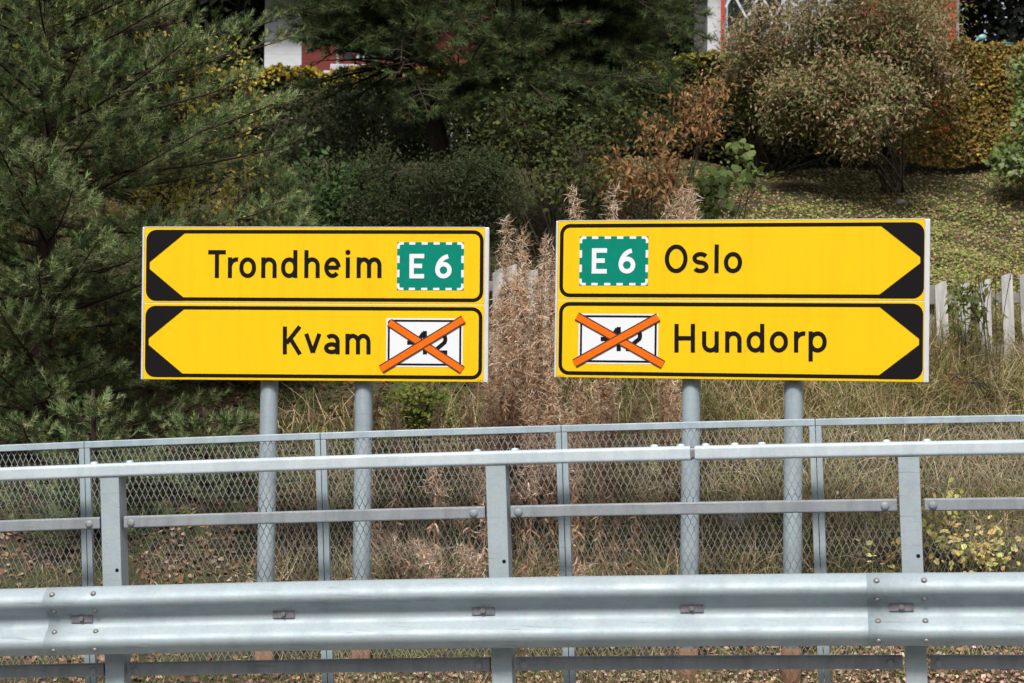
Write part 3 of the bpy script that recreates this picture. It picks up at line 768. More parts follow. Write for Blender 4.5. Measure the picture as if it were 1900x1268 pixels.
mb = MB(); wallbox(mb, xb1 + .02, xb1 + .06, 4.7, 7.9, YB + .24, .05); mb.build("downpipe", "rail_wood", hB)
lx0, lx1, lz0, lz1 = X_(1345, YB), X_(1475, YB), Z_(112, YB), Z_(112, YB) + 1.9
for k in range(-8, 9):
    for sg in (-1, 1):
        c = (lx0 + lx1) / 2 + k * .37; mb = MB(); hlen = lz1 - lz0; run = hlen * .55 * sg
        x0_, x1_ = c - run / 2, c + run / 2
        a = (min(max(x0_, lx0), lx1), min(max(x1_, lx0), lx1))
        ta, tb = (a[0] - x0_) / (x1_ - x0_), (a[1] - x0_) / (x1_ - x0_)
        if tb - ta < .08: continue
        p0 = np.array([a[0], YB + .09 + .014 * sg, lz0 + hlen * ta]); p1 = np.array([a[1], YB + .09 + .014 * sg, lz0 + hlen * tb])
        d_ = nrm(p1 - p0); n_ = np.array([d_[2], 0, -d_[0]]) * .030
        mb.box(p0 - n_ / 2, p1 - p0, n_, (0, .012, 0)); mb.build("lattice_strip", "paint_white", hB)
for zz in (lz0 - .03, lz1):
    mb = MB(); wallbox(mb, lx0, lx1, zz, zz + .05, YB + .065, .06); mb.build("lattice_frame", "paint_white", hB)
mb = MB(); mb.box((xb0 - .4, YB - .5, 7.9), (xb1 - xb0 + .8, 0, 0), (0, 3.0, 1.6), (0, -.06, .12)); mb.build("roof", "roof_tile", hB)

# ------------------------------------------------------------------ garden figurine and pot above the hedge
def ellip(mb, c, r, n=12, m_=8, R=None):
    V = []; F = []
    for i in range(m_ + 1):
        a = math.pi * i / m_
        for k in range(n):
            q = 2 * math.pi * k / n; p = np.array([math.sin(a) * math.cos(q) * r[0], math.sin(a) * math.sin(q) * r[1], math.cos(a) * r[2]])
            if R is not None: p = R @ p
            V.append(np.asarray(c) + p)
    for i in range(m_):
        for k in range(n): k2 = (k + 1) % n; F.append((i * n + k, (i + 1) * n + k, (i + 1) * n + k2, i * n + k2))
    return mb.add(V, F)
YF = 24.2
fc = P(1822, 71, YF); k_ = YF / FPX
fig = thing("garden_figurine", P(1822, 100, YF), "small pale teal fish-shaped garden figurine above the hedge by the dark trees", "figurine")
mb = MB(); ellip(mb, fc + (.3 * k_, 0, 1.2 * k_), (8.5 * k_, 5 * k_, 6.0 * k_), R=np.array(Matrix.Rotation(math.radians(-12), 3, 'Y'))); mb.build("fish_body", "teal_glaze", fig, smooth=True)
mb = MB(); c = fc + (-8 * k_, 0, 0)
mb.add([c + (5 * k_, -.012, -2 * k_), c + (-4.5 * k_, -.004, 5.5 * k_), c + (-1.5 * k_, -.004, 0), c + (-5 * k_, -.004, -6 * k_),
        c + (5 * k_, .012, -2 * k_), c + (-4.5 * k_, .004, 5.5 * k_), c + (-1.5 * k_, .004, 0), c + (-5 * k_, .004, -6 * k_)],
       [(0, 1, 2), (0, 2, 3), (6, 5, 4), (7, 6, 4), (0, 4, 5, 1), (1, 5, 6, 2), (2, 6, 7, 3), (3, 7, 4, 0)]); mb.build("tail_fin", "teal_glaze", fig)
mb = MB(); mb.tube([P(1821, 78, YF), P(1820, 140, YF)], .016, 8); mb.build("stand", "teal_dark", fig)
pt = thing("plant_pot", P(1866, 110, YF), "dark teal rounded pot rim showing above the hedge beside the fish figurine", "pot")
mb = MB(); c = P(1866, 96, YF)
mb.tube([c + (0, 0, -.15), c + (0, 0, .02), c + (0, 0, .085), c + (0, 0, .10), c + (0, 0, .10)], [.06, .085, .082, .066, .0], 18, False); mb.build("pot_body", "teal_dark", pt, smooth=True)
mb = MB(); mb.tube([c + (0, 0, .078), c + (0, 0, .098)], .09, 18); mb.build("rim", "teal_dark", pt, bevel=.004)

# ------------------------------------------------------------------ old picket fence on the bank
def pick_at(px):
    Y = np.interp(px, [560, 980, 1750, 2000, 2420], [15.9, 15.6, 15.2, 15.0, 14.7]); top = np.interp(px, [560, 980, 1750, 2000, 2420], [492, 492, 519, 512, 505])
    return Y, top
p0 = P(1800, 660, 15.2)
pf = thing("picket_fence", (p0[0], p0[1], float(G(p0[0], p0[1]))), "weathered white wooden picket fence leaning in the grass behind the signs", "fence")
rp = np.random.default_rng(21)
pxs = [925, 948, 987, 1022] + list(np.arange(1062, 1735, 40.5)) + [1745, 1788, 1827, 1868, 1903, 1942, 1984] + list(np.arange(2024, 2420, 40))
for px in pxs:
    Y, top = pick_at(px); top = top + rp.uniform(-9, 8); lean = rp.uniform(.03, .10) if px > 1700 else rp.uniform(-.04, .05)
    wpx = rp.uniform(19, 23) / FPX * Y
    tp = P(px, top, Y); gz = float(G(tp[0], Y)) - .15; d_ = nrm(np.array([-lean, rp.uniform(-.05, .05), 1.0])); L = (tp[2] - gz) / d_[2]
    bt = tp - d_ * L; xr_ = nrm(np.array([1.0, -.03 + rp.uniform(-.08, .08), lean]))
    y_ = np.cross(d_, xr_) * .019; cut = rp.uniform(.012, .045)
    V = []
    for oy in (0, 1):
        o_ = y_ * oy
        V += [bt - xr_ * wpx / 2 + o_, bt + xr_ * wpx / 2 + o_, tp + xr_ * wpx / 2 + o_, tp + xr_ * wpx * .15 - d_ * cut * .15 + o_, tp - xr_ * wpx / 2 - d_ * cut + o_]
    mb = MB(); mb.add(V, [(0, 1, 2, 3, 4), (9, 8, 7, 6, 5)] + [(k, 5 + k, 5 + (k + 1) % 5, (k + 1) % 5) for k in range(5)])
    mb.build("picket", "picket_wood", pf, bevel=.002)
for dy in (30, 128):
    mb = MB(); a = [P(x, pick_at(x)[1] + dy, pick_at(x)[0] + .045) for x in (905, 1300, 1700, 2000, 2420)]
    for q0, q1 in zip(a[:-1], a[1:]): mb.box(q0, q1 - q0, (0, .04, 0), (0, 0, -.075))
    mb.build("rail", "rail_wood", pf, bevel=.003)
for px in (1040, 1400, 1722):
    Y, top = pick_at(px); tp = P(px, top + 12, Y + .14); gz = float(G(tp[0], Y)) - .2
    mb = MB(); mb.box((tp[0] - .04, tp[1] - .04, gz), (.08, 0, 0), (0, .08, 0), (0, 0, tp[2] - gz)); mb.build("fence_post", "rail_wood", pf, bevel=.004)

# ------------------------------------------------------------------ pines
def bez(a, b, c, n):
    t = np.linspace(0, 1, n)[:, None]; return (1 - t) ** 2 * a + 2 * t * (1 - t) * b + t * t * c
def pine(name, label, trunk, boughs, seed, cols, tipcols, nlen=(.040, .056), shoot=(.09, .15), nper=44, twig_gap=.125, bark="bark_pine", keep=None, twl=.6, nwid=.0046, group=None, cones=0, droop=0.0):
    rng = np.random.default_rng(seed)
    base = np.array(trunk[0][0][0])
    root = thing(name, base, label, "tree", group)
    for pts, rad in trunk:
        mb = MB(); mb.tube(pts, rad, 10); mb.build("trunk" if rad[0] > .05 else "limb", bark, root, smooth=True)
    bm = MB(); SP, SD, SL, ST = [], [], [], []; TA, TB, TR = [], [], []
    for a, b_, c, r0 in boughs:
        L = np.linalg.norm(c - a); n = max(5, int(L / .12)); path = bez(a, b_, c, n)
        bm.tube(path, list(np.linspace(r0, .004, n)), 5, False)
        seg = np.diff(path, axis=0); cum = np.concatenate([[0], np.cumsum(np.linalg.norm(seg, axis=1))]); tot = cum[-1]
        s_ = tot * rng.uniform(.10, .2)
        while s_ < tot - .03:
            k = min(np.searchsorted(cum, s_) - 1, n - 2); k = max(k, 0); p = path[k] + seg[k] * ((s_ - cum[k]) / (cum[k + 1] - cum[k] + 1e-9)); tg = nrm(seg[k])
            f = s_ / tot
            for sg in (-1, 1):
                if rng.random() < .12: continue
                side = nrm(np.cross(tg, (0, 0, 1))) * sg
                dr = nrm(tg * rng.uniform(.7, 1.1) + side * rng.uniform(.5, 1.0) + np.array([0, 0, rng.uniform(-.25, .5) - droop]))
                tl_ = max(.07, twl * L * (1 - f) * rng.uniform(.35, 1.0) * .8 + .06); tl_ = min(tl_, .5)
                q = p + dr * tl_ + np.array([0, 0, .10 * tl_])
                TA.append(p); TB.append(q); TR.append(.0035)
                m_ = max(1, int(tl_ / .085))
                for j in range(m_):
                    ff = (j + .6) / m_; pp = p + (q - p) * ff; sd2 = nrm(np.cross(dr, (0, 0, 1)) * rng.choice([-1, 1]) * .9 + dr * .9 + np.array([0, 0, rng.uniform(.0, 1.0) - droop]))
                    SP.append(pp); SD.append(sd2); SL.append(rng.uniform(*shoot) * .8); ST.append(.25)
                SP.append(q - dr * .05); SD.append(nrm(dr + np.array([0, 0, .8 - 2 * droop]))); SL.append(rng.uniform(*shoot)); ST.append(1.0)
            s_ += twig_gap * rng.uniform(.7, 1.3)
        SP.append(path[-1] - nrm(seg[-1]) * .04); SD.append(nrm(nrm(seg[-1]) + np.array([0, 0, .3]))); SL.append(shoot[1]); ST.append(1.0)
    SP, SD, SL, ST = map(np.array, (SP, SD, SL, ST)); TA, TB = np.array(TA), np.array(TB)
    if keep is not None:
        px, py = proj(SP + SD * .05); k = keep(px, py, rng); SP, SD, SL, ST = SP[k], SD[k], SL[k], ST[k]
        px, py = proj((TA + TB) / 2); k = keep(px, py, rng) | (rng.random(len(px)) < .25); TA, TB = TA[k], TB[k]
    bm.build("branches", bark, root, smooth=True, kind="stuff")
    tw = Cloud(); d = TB - TA; X, _, Z = frames(rng, d)
    tw.put(*STICK, TA, X * .004, d, Z * .004, np.full((len(TA), 3), (.075, .05, .035)))
    tw.build("twigs", "twig", root, kind="stuff")
    M = len(SP); X, Yd, Z = frames(rng, SD); cl = Cloud()
    t_ = np.repeat(rng.uniform(.0, 1.0, (M, nper)) ** .8, 1, axis=1); ph = rng.uniform(0, 2 * math.pi, (M, nper)); sp = rng.uniform(.65, 1.25, (M, nper)) * (1.05 - .5 * t_ ** 2)
    rad = np.cos(ph)[..., None] * X[:, None] + np.sin(ph)[..., None] * Z[:, None]
    dirs = nrm(Yd[:, None] * np.cos(sp)[..., None] + rad * np.sin(sp)[..., None] + np.array([0, 0, .06]))
    pos = SP[:, None] + SD[:, None] * (SL[:, None] * t_)[..., None]
    ln = rng.uniform(*nlen, (M, nper))
    sc = pal(rng, cols, M, .22); tc_ = pal(rng, tipcols, M, .2)
    k = (rng.random(M) < ST * .95); sc = np.where(k[:, None], sc * .2 + tc_ * .8, sc)
    c = np.repeat(sc[:, None], nper, 1) * (1 + .22 * rng.normal(size=(M, nper, 1)))
    brown = rng.random((M, nper)) < .015; c[brown] = (.10, .06, .025)
    pos, dirs, ln, c = pos.reshape(-1, 3), dirs.reshape(-1, 3), ln.reshape(-1), np.clip(c.reshape(-1, 3), .004, .6)
    Xn, Yn, Zn = frames(rng, dirs)
    cl.put(*NEEDLE, pos, Xn * nwid, Yn * ln[:, None], Zn, c)
    cl.build("crown", "needles", root, kind="stuff")
    if cones:
        cc = Cloud(); k = rng.choice(M, cones, replace=False); dd = nrm(rng.normal(size=(cones, 3)) + np.array([0, -.5, -.6]))
        cone = ([(0, 0, 0)] + [(.32 * math.cos(q), .25, .32 * math.sin(q)) for q in np.linspace(0, 2 * math.pi, 7)[:-1]] + [(.3 * math.cos(q), .55, .3 * math.sin(q)) for q in np.linspace(0, 2 * math.pi, 7)[:-1]] + [(0, 1, 0)],
                [(0, 1 + i, 1 + (i + 1) % 6) for i in range(6)] + [(1 + i, 7 + i, 7 + (i + 1) % 6, 1 + (i + 1) % 6) for i in range(6)] + [(13, 7 + (i + 1) % 6, 7 + i) for i in range(6)])
        X, Yc, Z = frames(rng, dd); cc.put(*cone, SP[k], X * .05, Yc * .055, Z * .05, pal(rng, [(.14, .07, .04), (.19, .10, .06)], cones)); cc.build("cones", "twig", root, kind="stuff")
    return root
def whorl_boughs(rng, trunk_fn, h0, h1, step, per, Rf, up=(.0, .35), r0=.013):
    out = []; h = h0
    while h < h1:
        n = rng.integers(per[0], per[1] + 1); a0 = rng.uniform(0, 6.28)
        for k in range(n):
            az = a0 + 6.283 * k / n + rng.normal() * .2; R = Rf(h) * rng.uniform(.45, 1.15)
            if math.sin(az) > .45 and rng.random() < .5: continue
            a = trunk_fn(h + rng.normal() * .05); e = rng.uniform(*up)
            out_d = np.array([math.cos(az), math.sin(az), 0])
            mid = a + out_d * R * .55 + np.array([0, 0, R * (e - .12)]); end = a + out_d * R + np.array([0, 0, R * (e + .05)])
            out.append((a, mid, end, r0 * min(1, R / 1.2 + .2)))
        h += step * rng.uniform(.75, 1.25)
    return out
PG = [(.062, .100, .036), (.075, .116, .045), (.052, .088, .038), (.092, .124, .044)]
PT = [(.245, .30, .14), (.285, .335, .17), (.20, .26, .12)]
def simple_pine(name, label, px, py, Y, H, Rf, seed, h0=.15, step=.30, per=(5, 7), rt=.09, lean=(0, 0), **kw):
    rng = np.random.default_rng(seed); p = P(px, py, Y); g = float(G(p[0], Y)) - .1; b0 = np.array([p[0], Y, g])
    tf = lambda h: b0 + np.array([lean[0] * h + .03 * math.sin(h * 1.3 + seed), lean[1] * h, h])
    hs = np.linspace(0, H, 12); trunk = [([tf(h) for h in hs], list(np.linspace(rt, .012, 12)))]
    return pine(name, label, trunk, whorl_boughs(rng, tf, h0, H - .1, step, per, Rf), seed, kw.pop('cols', PG), kw.pop('tips', PT), **kw)
simple_pine("pine_tree", "large blue-green pine with upturned shoots at the left edge before the fence", 78, 700, 14.9, 5.0,
            lambda h: 1.65 * (1 if h < 3.4 else max(.05, (5.0 - h) / 1.6)) * (.8 if h < .8 else 1), 11, step=.165, per=(6, 8))
simple_pine("pine_tree", "pine rising behind the Trondheim sign's upper left corner, beside the large pine", 290, 600, 16.6, 6.2,
            lambda h: 1.0 * (1 if h < 3.4 else max(.05, (6.2 - h) / 2.8)), 12, step=.30, per=(5, 6), rt=.07, lean=(.02, 0))
simple_pine("pine_sapling", "young pine with pale shoots peeking over the middle of the Trondheim sign", 498, 560, 15.4, 1.78,
            lambda h: .74 * max(.14, (1.9 - h) / 1.5), 13, h0=.2, step=.10, per=(5, 7), rt=.024, twl=.9, twig_gap=.07, tips=[(.31, .36, .165), (.27, .33, .155)])
simple_pine("pine_sapling", "low bushy pine reaching the fence rail left of the Trondheim sign", 170, 760, 14.0, 1.15,
            lambda h: .75 * max(.2, (1.3 - h) / 1.2), 14, h0=.05, step=.14, per=(5, 7), rt=.03)
simple_pine("pine_sapling", "low pine under the Trondheim sign's left end with reaching green boughs", 380, 780, 14.2, .72,
            lambda h: .62 * max(.2, (.9 - h) / .8), 15, h0=.05, step=.13, per=(4, 6), rt=.025)
# middle pine: crooked fork, dark long-needled rosettes
YC = 18.6
q = lambda x, y, dy=0: P(x, y, YC + dy)
gb = q(826, 420); gb = np.array([gb[0], YC, float(G(gb[0], YC)) - .1])
tr = [([gb, q(822, 330), q(812, 255), q(800, 205)], [.12, .105, .095, .085]),
      ([q(800, 208), q(768, 170), q(757, 120), q(752, 40), q(760, -80)], [.075, .065, .06, .05, .035]),
      ([q(800, 208), q(840, 172, .1), q(900, 120, .2), q(960, 40, .3), q(1010, -80, .3)], [.07, .06, .05, .045, .03])]
rng = np.random.default_rng(31); bg_ = []
limb = [q(757, 120), q(752, 40), q(758, -60), q(850, 165, .1), q(900, 120, .2), q(960, 40, .3), q(1000, -60, .3)]
k = 0
while k < 215:
    x = rng.uniform(505, 1300); y = rng.uniform(-140, 262); dy = rng.uniform(-1.5, 1.3)
    e = ((x - 915) / 410) ** 2 + ((y - 30) / 245) ** 2
    if e > 1 or (x < 770 and y > 165) or rng.random() > .35 + .65 * e: continue
    tip = q(x, y, dy)
    j = int(np.argmin([np.linalg.norm(l - tip) + rng.uniform(0, .5) for l in limb])); a = limb[j] + rng.normal(size=3) * .04
    mid = (a + tip) / 2 + np.array([0, 0, .12 * np.linalg.norm(tip - a)]); bg_.append((a, mid, tip + np.array([0, 0, .03]), .016)); k += 1
for (x, y, dy) in [(560, 70, -.5), (600, 60, -.8), (640, 95, -.3), (690, 55, -.9), (720, 100, -.6), (600, 185, -.2), (640, 200, .1), (690, 215, -.2), (560, 165, -.3), (760, 225, -.8), (880, 230, -.8), (950, 210, -.5),
                   (1020, 225, -.4), (1080, 240, -.3), (1140, 210, -.2), (1200, 200, 0), (1240, 170, 0), (1270, 120, .1), (1290, 60, .1), (1180, 250, 0), (1100, 160, -.5), (1250, 230, .2), (800, 60, -.9), (850, 100, -.9), (900, 70, -1.), (940, 120, -.9), (980, 90, -1.), (1040, 110, -.8), (1000, 160, -.9), (860, 150, -1.), (1060, 60, -.8), (1150, 100, -.6), (1200, 60, -.5), (1120, 30, -.7), (1210, 130, -.4), (960, 30, -1.), (880, 20, -1.), (1270, 180, 0), (1020, 250, -.6), (930, 255, -.7), (840, 200, -1.), (1160, 160, -.5), (780, 20, -.9), (800, 110, -1.1), (525, 30, -.6), (520, 62, -.5), (545, 50, -.7), (1306, 30, .2), (1318, 75, .2), (1300, 100, .2), (1290, 20, 0), (620, 20, -.8), (700, 20, -.8)]:
    tip = q(x, y, dy); j = int(np.argmin([np.linalg.norm(l - tip) for l in limb])); a = limb[j]
    bg_.append((a, (a + tip) / 2 + np.array([0, 0, .06]), tip, .018))
def keepC(px, py, rng):
    hole = ((px > 500) & (px < 560) & (py > 78) & (py < 150)) | ((px > 556) & (px < 780) & (py > 100) & (py < 152))
    hole2 = (px > 500) & (px < 560) & (py > 10) & (py <= 78)
    return (~hole | (rng.random(len(px)) < .13)) & (~hole2 | (rng.random(len(px)) < .85))
pine("pine_tree", "dark crooked pine with forked trunk spreading over the middle of the bank", tr, bg_, 32, [(.040, .066, .026), (.050, .076, .030), (.036, .055, .028)], [(.115, .15, .06), (.095, .13, .058)],
     nlen=(.055, .085), shoot=(.06, .10), nper=32, twig_gap=.13, keep=keepC, cones=70, droop=.25, nwid=.0052)

# ------------------------------------------------------------------ leafy shrubs, hedges, trees
def shrub(name, label, cat, base, blobs, seed, cols, leaf=(.03, .05), per=16, crad=.09, shape=LEAF, stems=14, wts=None, mat="leaves", srad=.010, group=None, droop=0.0, shell=.3, bark="bark_grey", berries=0, keep=None, facing=.6, ttwig=True, lump=(.20, .46), prune=.62, flatten=1.0):
    """blobs: (centre, radii, clusters). Clusters of leaves on twigs that grow from curved stems"""
    rng = np.random.default_rng(seed); base = np.asarray(base, float)
    root = thing(name, base, label, cat, group)
    C = []
    for c, r, n in blobs:
        K_ = max(4, n // 28); sc_ = sphdir(rng, K_) * rng.uniform(.1, 1, (K_, 1)) ** .5 * .80; sr_ = rng.uniform(*lump, K_); pick = rng.integers(0, K_, n)
        u = sphdir(rng, n); rr = rng.uniform(0, 1, (n, 1)) ** (1 / 3) * (1 - shell) + shell * rng.uniform(.55, 1.05, (n, 1))
        C.append(np.asarray(c) + (sc_[pick] + u * rr * sr_[pick][:, None] * np.array([1.15, 1, flatten])) * np.asarray(r))
    C = np.concatenate(C); fq = rng.normal(size=(5, 3)) * 3.2; ph_ = rng.uniform(0, 6.28, 5)
    nz_ = sum(np.sin(C @ f_ + a_) for f_, a_ in zip(fq, ph_)) / 2.2; ctr = np.mean(C, 0); C = ctr + (C - ctr) * (1 + .20 * nz_[:, None]); C = C[rng.random(len(C)) < prune + .55 * nz_]
    C = C[C[:, 2] > G(C[:, 0], C[:, 1]) + .02]
    if keep is not None: C = C[keep(*proj(C), rng)]
    M = len(C)
    sm = MB(); S_pts = [base]
    for k in rng.choice(M, min(stems, M), replace=False):
        e = C[k]; b_ = base + rng.normal(size=3) * np.array([.07, .07, 0]); mid = (b_ + e) / 2 + rng.normal(size=3) * .08 + np.array([0, 0, .12 * np.linalg.norm(e - b_)])
        pth = bez(b_, mid, e, 7); sm.tube(pth, list(np.linspace(srad, .003, 7)), 5, False); S_pts += list(pth[2:])
    if sm.v: sm.build("stems", bark, root, smooth=True, kind="stuff")
    S_pts = np.array(S_pts)
    near = np.array([S_pts[np.argmin(((S_pts - c) ** 2).sum(1))] for c in C]) if ttwig else None
    cl = Cloud()
    if ttwig:
        tw = Cloud(); d = C - near; X, _, Z = frames(rng, d); tw.put(*STICK, near, X * .0028, d, Z * .0028, np.full((M, 3), (.07, .05, .04))); tw.build("twigs", "twig", root, kind="stuff")
    pos = np.repeat(C, per, 0) + rng.normal(size=(M * per, 3)) * crad
    d = nrm(rng.normal(size=(M * per, 3)) + np.array([0, 0, -droop]))
    sz = rng.uniform(*leaf, M * per) * rng.uniform(.6, 1.25, M * per); X, Yd, Z = frames(rng, d, flat=np.array([0, -facing, 1.0]) * 1.0)
    cc = np.repeat(pal(rng, cols, M, .12, wts), per, 0); c2 = pal(rng, cols, M * per, .15, wts); col = cc * .6 + c2 * .4
    cl.put(*shape, pos, X * sz[:, None], Yd * sz[:, None], Z * sz[:, None], col)
    cl.build("crown", mat, root, kind="stuff")
    if berries:
        oc = ([(1, 0, 0), (-1, 0, 0), (0, 1, 0), (0, -1, 0), (0, 0, 1), (0, 0, -1)], [(0, 2, 4), (2, 1, 4), (1, 3, 4), (3, 0, 4), (2, 0, 5), (1, 2, 5), (3, 1, 5), (0, 3, 5)])
        k = rng.choice(M, berries); p = C[k] + rng.normal(size=(berries, 3)) * crad; e = np.eye(3)[None].repeat(berries, 0) * .012
        b_ = Cloud(); b_.put(*oc, p, e[:, 0], e[:, 1], e[:, 2], pal(rng, [(.20, .02, .03), (.28, .035, .04), (.16, .015, .02)], berries)); b_.build("berries", "berry", root, kind="stuff", smooth=True)
    return root
def pxb(px, py, Y, rx, ry, rd, n): k = Y / FPX; return (P(px, py, Y), (rx * k, rd, ry * k), n)
def gnd(px, Y, dz=0): p = P(px, 600, Y); return np.array([p[0], Y, float(G(p[0], Y)) + dz])
# yellow birch behind and between the pines
yb = [(.44, .35, .045), (.36, .32, .065), (.24, .25, .06), (.50, .38, .12), (.15, .19, .05)]
shrub("birch_tree", "yellowing birch whose leaves show between the pines on the far side", "tree", gnd(240, 16.4),
      [pxb(230, 180, 16.4, 250, 300, .9, 420), pxb(120, 420, 16.0, 200, 240, .8, 300), pxb(330, 330, 16.2, 170, 230, .8, 240)], 41, yb, (.035, .055), 9, .13, stems=7, srad=.03, bark="bark_birch", droop=.6)
shrub("birch_sapling", "slim birch with hanging yellow leaves at the edge of the large pine", "tree", gnd(440, 16.0),
      [pxb(455, 200, 15.3, 34, 190, .2, 90), pxb(395, 90, 15.3, 55, 120, .25, 60), pxb(420, 330, 15.2, 40, 90, .2, 45), pxb(345, 80, 15.3, 45, 80, .2, 36)], 42, yb, (.034, .05), 5, .07, stems=4, srad=.009, bark="bark_birch", droop=.9)
# hedge along the top of the bank
def hedge(name, label, px0, px1, Y, tops, depth, n, seed, cols, wts, leaf=(.034, .055), low=None, cat="hedge"):
    rng = np.random.default_rng(seed); x0, x1 = P(px0, 300, Y)[0], P(px1, 300, Y)[0]
    root = thing(name, (float((x0 + x1) / 2), Y, float(G((x0 + x1) / 2, Y))), label, cat)
    u = rng.uniform(0, 1, n); x = x0 + (x1 - x0) * u; pxx = px0 + (px1 - px0) * u
    zt = np.array([P(950, t_, Y)[2] for t_ in np.interp(pxx, tops[0], tops[1])]) + .03 * np.sin(x * 7) + .02 * np.sin(x * 17 + 2); yb_ = rng.uniform(0, 1, n); zb = G(x, Y) - .02
    face = rng.random(n); v = rng.uniform(0, 1, n) ** .9
    front = face < .62; top = (face >= .62) & (face < .88)
    y = np.where(front, Y - depth / 2 + np.abs(rng.normal(size=n)) * .07 - .03 * np.sin(x * 5 + v * 9), np.where(top, Y + rng.uniform(-.5, .5, n) * depth, Y + rng.uniform(-.5, .5, n) * depth))
    z = np.where(front, zb + (zt - zb) * v, np.where(top, zt - np.abs(rng.normal(size=n)) * .05, zb + (zt - zb) * v))
    pos = np.stack([x, y, z], 1); nrmv = np.where(top[:, None], np.array([[0, -.3, 1.0]]), np.array([[0, -1.0, .5]]))
    d = nrm(rng.normal(size=(n, 3)) + np.array([0, -.2, .1])); X, Yd, Z = frames(rng, d, flat=nrmv); sz = rng.uniform(*leaf, n)
    cl = Cloud(); patch = .5 + .5 * np.sin(x * 2.3 + z * 3.1) * np.sin(x * 5.1 - z * 4.7)
    c = pal(rng, cols, n, .2, wts) * (.85 + .3 * patch[:, None])
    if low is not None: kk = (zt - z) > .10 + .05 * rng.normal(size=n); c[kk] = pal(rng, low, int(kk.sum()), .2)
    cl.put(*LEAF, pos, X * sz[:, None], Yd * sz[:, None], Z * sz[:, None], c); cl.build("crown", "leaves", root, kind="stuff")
    st = MB()
    for k in range(int((x1 - x0) / .16)):
        xx = x0 + .1 + k * .16 + rng.uniform(-.05, .05); zt_ = float(P(950, np.interp(px0 + (px1 - px0) * (xx - x0) / (x1 - x0), *tops), Y)[2]); g = float(G(xx, Y))
        for j in range(3):
            e = np.array([xx + rng.normal() * .12, Y + rng.uniform(-.4, .4) * depth, zt_ - .08]); st.tube(bez(np.array([xx, Y, g - .05]), np.array([xx, Y + rng.normal() * .1, (g + zt_) / 2]), e, 5), [.014, .012, .009, .006, .003], 5, False)
    st.build("stems", "bark_grey", root, kind="stuff")
    return root
hc = [(.26, .18, .04), (.21, .16, .04), (.34, .245, .05), (.17, .115, .04), (.14, .145, .04), (.26, .16, .065)]
hedge("hedge", "clipped golden-brown hedge filling the bank top at the right edge", 1640, 2450, 22.3, ([1640, 1760, 2450], [100, 84, 84]), 1.0, 66000, 51, hc, None)
hedge("hedge", "shaded yellow-green hedge behind the bushes below the lattice house", 1240, 1640, 22.6, ([1240, 1340, 1640], [118, 108, 106]), .9, 36000, 52, [(.26, .24, .035), (.15, .16, .035), (.10, .12, .03), (.34, .27, .045)], None, leaf=(.045, .07), low=[(.022, .025, .011), (.03, .034, .012), (.018, .02, .01), (.10, .10, .02)])  # low: deep shade painted into the leaf colours, bar a few yellow-green leaves
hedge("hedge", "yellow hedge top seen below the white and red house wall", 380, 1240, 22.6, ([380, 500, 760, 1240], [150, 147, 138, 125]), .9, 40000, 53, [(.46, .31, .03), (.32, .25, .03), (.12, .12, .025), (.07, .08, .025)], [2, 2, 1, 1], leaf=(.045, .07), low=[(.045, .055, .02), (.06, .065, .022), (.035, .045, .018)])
# the berry bush
bcol = [(.29, .215, .14), (.36, .255, .175), (.16, .19, .07), (.12, .16, .06), (.36, .27, .175), (.29, .14, .105), (.10, .14, .052), (.14, .17, .065)]
shrub("berry_bush", "spreading grey-pink bush with dark red berries in front of the red house", "bush", gnd(1665, 21.2),
      [pxb(1580, 70, 20.8, 180, 130, .9, 1350), pxb(1685, 40, 20.8, 80, 110, .8, 480), pxb(1520, 170, 20.3, 95, 75, .6, 480), pxb(1610, 180, 20.2, 85, 80, .5, 420), pxb(1450, 95, 21, 65, 85, .5, 170), pxb(1480, 195, 20.4, 70, 55, .4, 170), pxb(1722, 95, 20.7, 45, 85, .4, 120), pxb(1560, 235, 20.2, 80, 25, .3, 70), pxb(1700, 140, 20.8, 80, 70, .5, 200), pxb(1610, -90, 21, 190, 110, .9, 330)],
      61, bcol, (.040, .066), 17, .10, LEAFN, lump=(.20, .40), prune=.85, flatten=.6, stems=20, srad=.011, droop=.3, berries=520)
shrub("leafy_bush", "yellow-green low bush under the berry bush's trailing twigs", "bush", gnd(1430, 21.8),
      [pxb(1400, 165, 21.6, 110, 70, .4, 160), pxb(1690, 210, 21.3, 45, 70, .3, 60)], 62, [(.13, .14, .03), (.09, .11, .03), (.18, .15, .04)], (.035, .055), 9, .09, LEAFN, stems=16, droop=.4)
# dried brown shrub in the middle right
shrub("rowan_shrub", "withered shrub with drooping rust-brown leaves between pine and lawn", "bush", gnd(1215, 17.6),
      [pxb(1280, 190, 17.4, 80, 55, .35, 75), pxb(1215, 270, 17.4, 85, 90, .4, 100), pxb(1240, 340, 17.3, 75, 60, .35, 70), pxb(1150, 330, 17.5, 60, 70, .35, 60), pxb(1320, 220, 17.3, 50, 50, .25, 45)],
      63, [(.27, .13, .065), (.21, .115, .05), (.33, .18, .085), (.16, .13, .045), (.40, .24, .12)], (.045, .075), 12, .075, LEAFN, prune=.9, stems=18, srad=.010, droop=1.1, mat="dry")
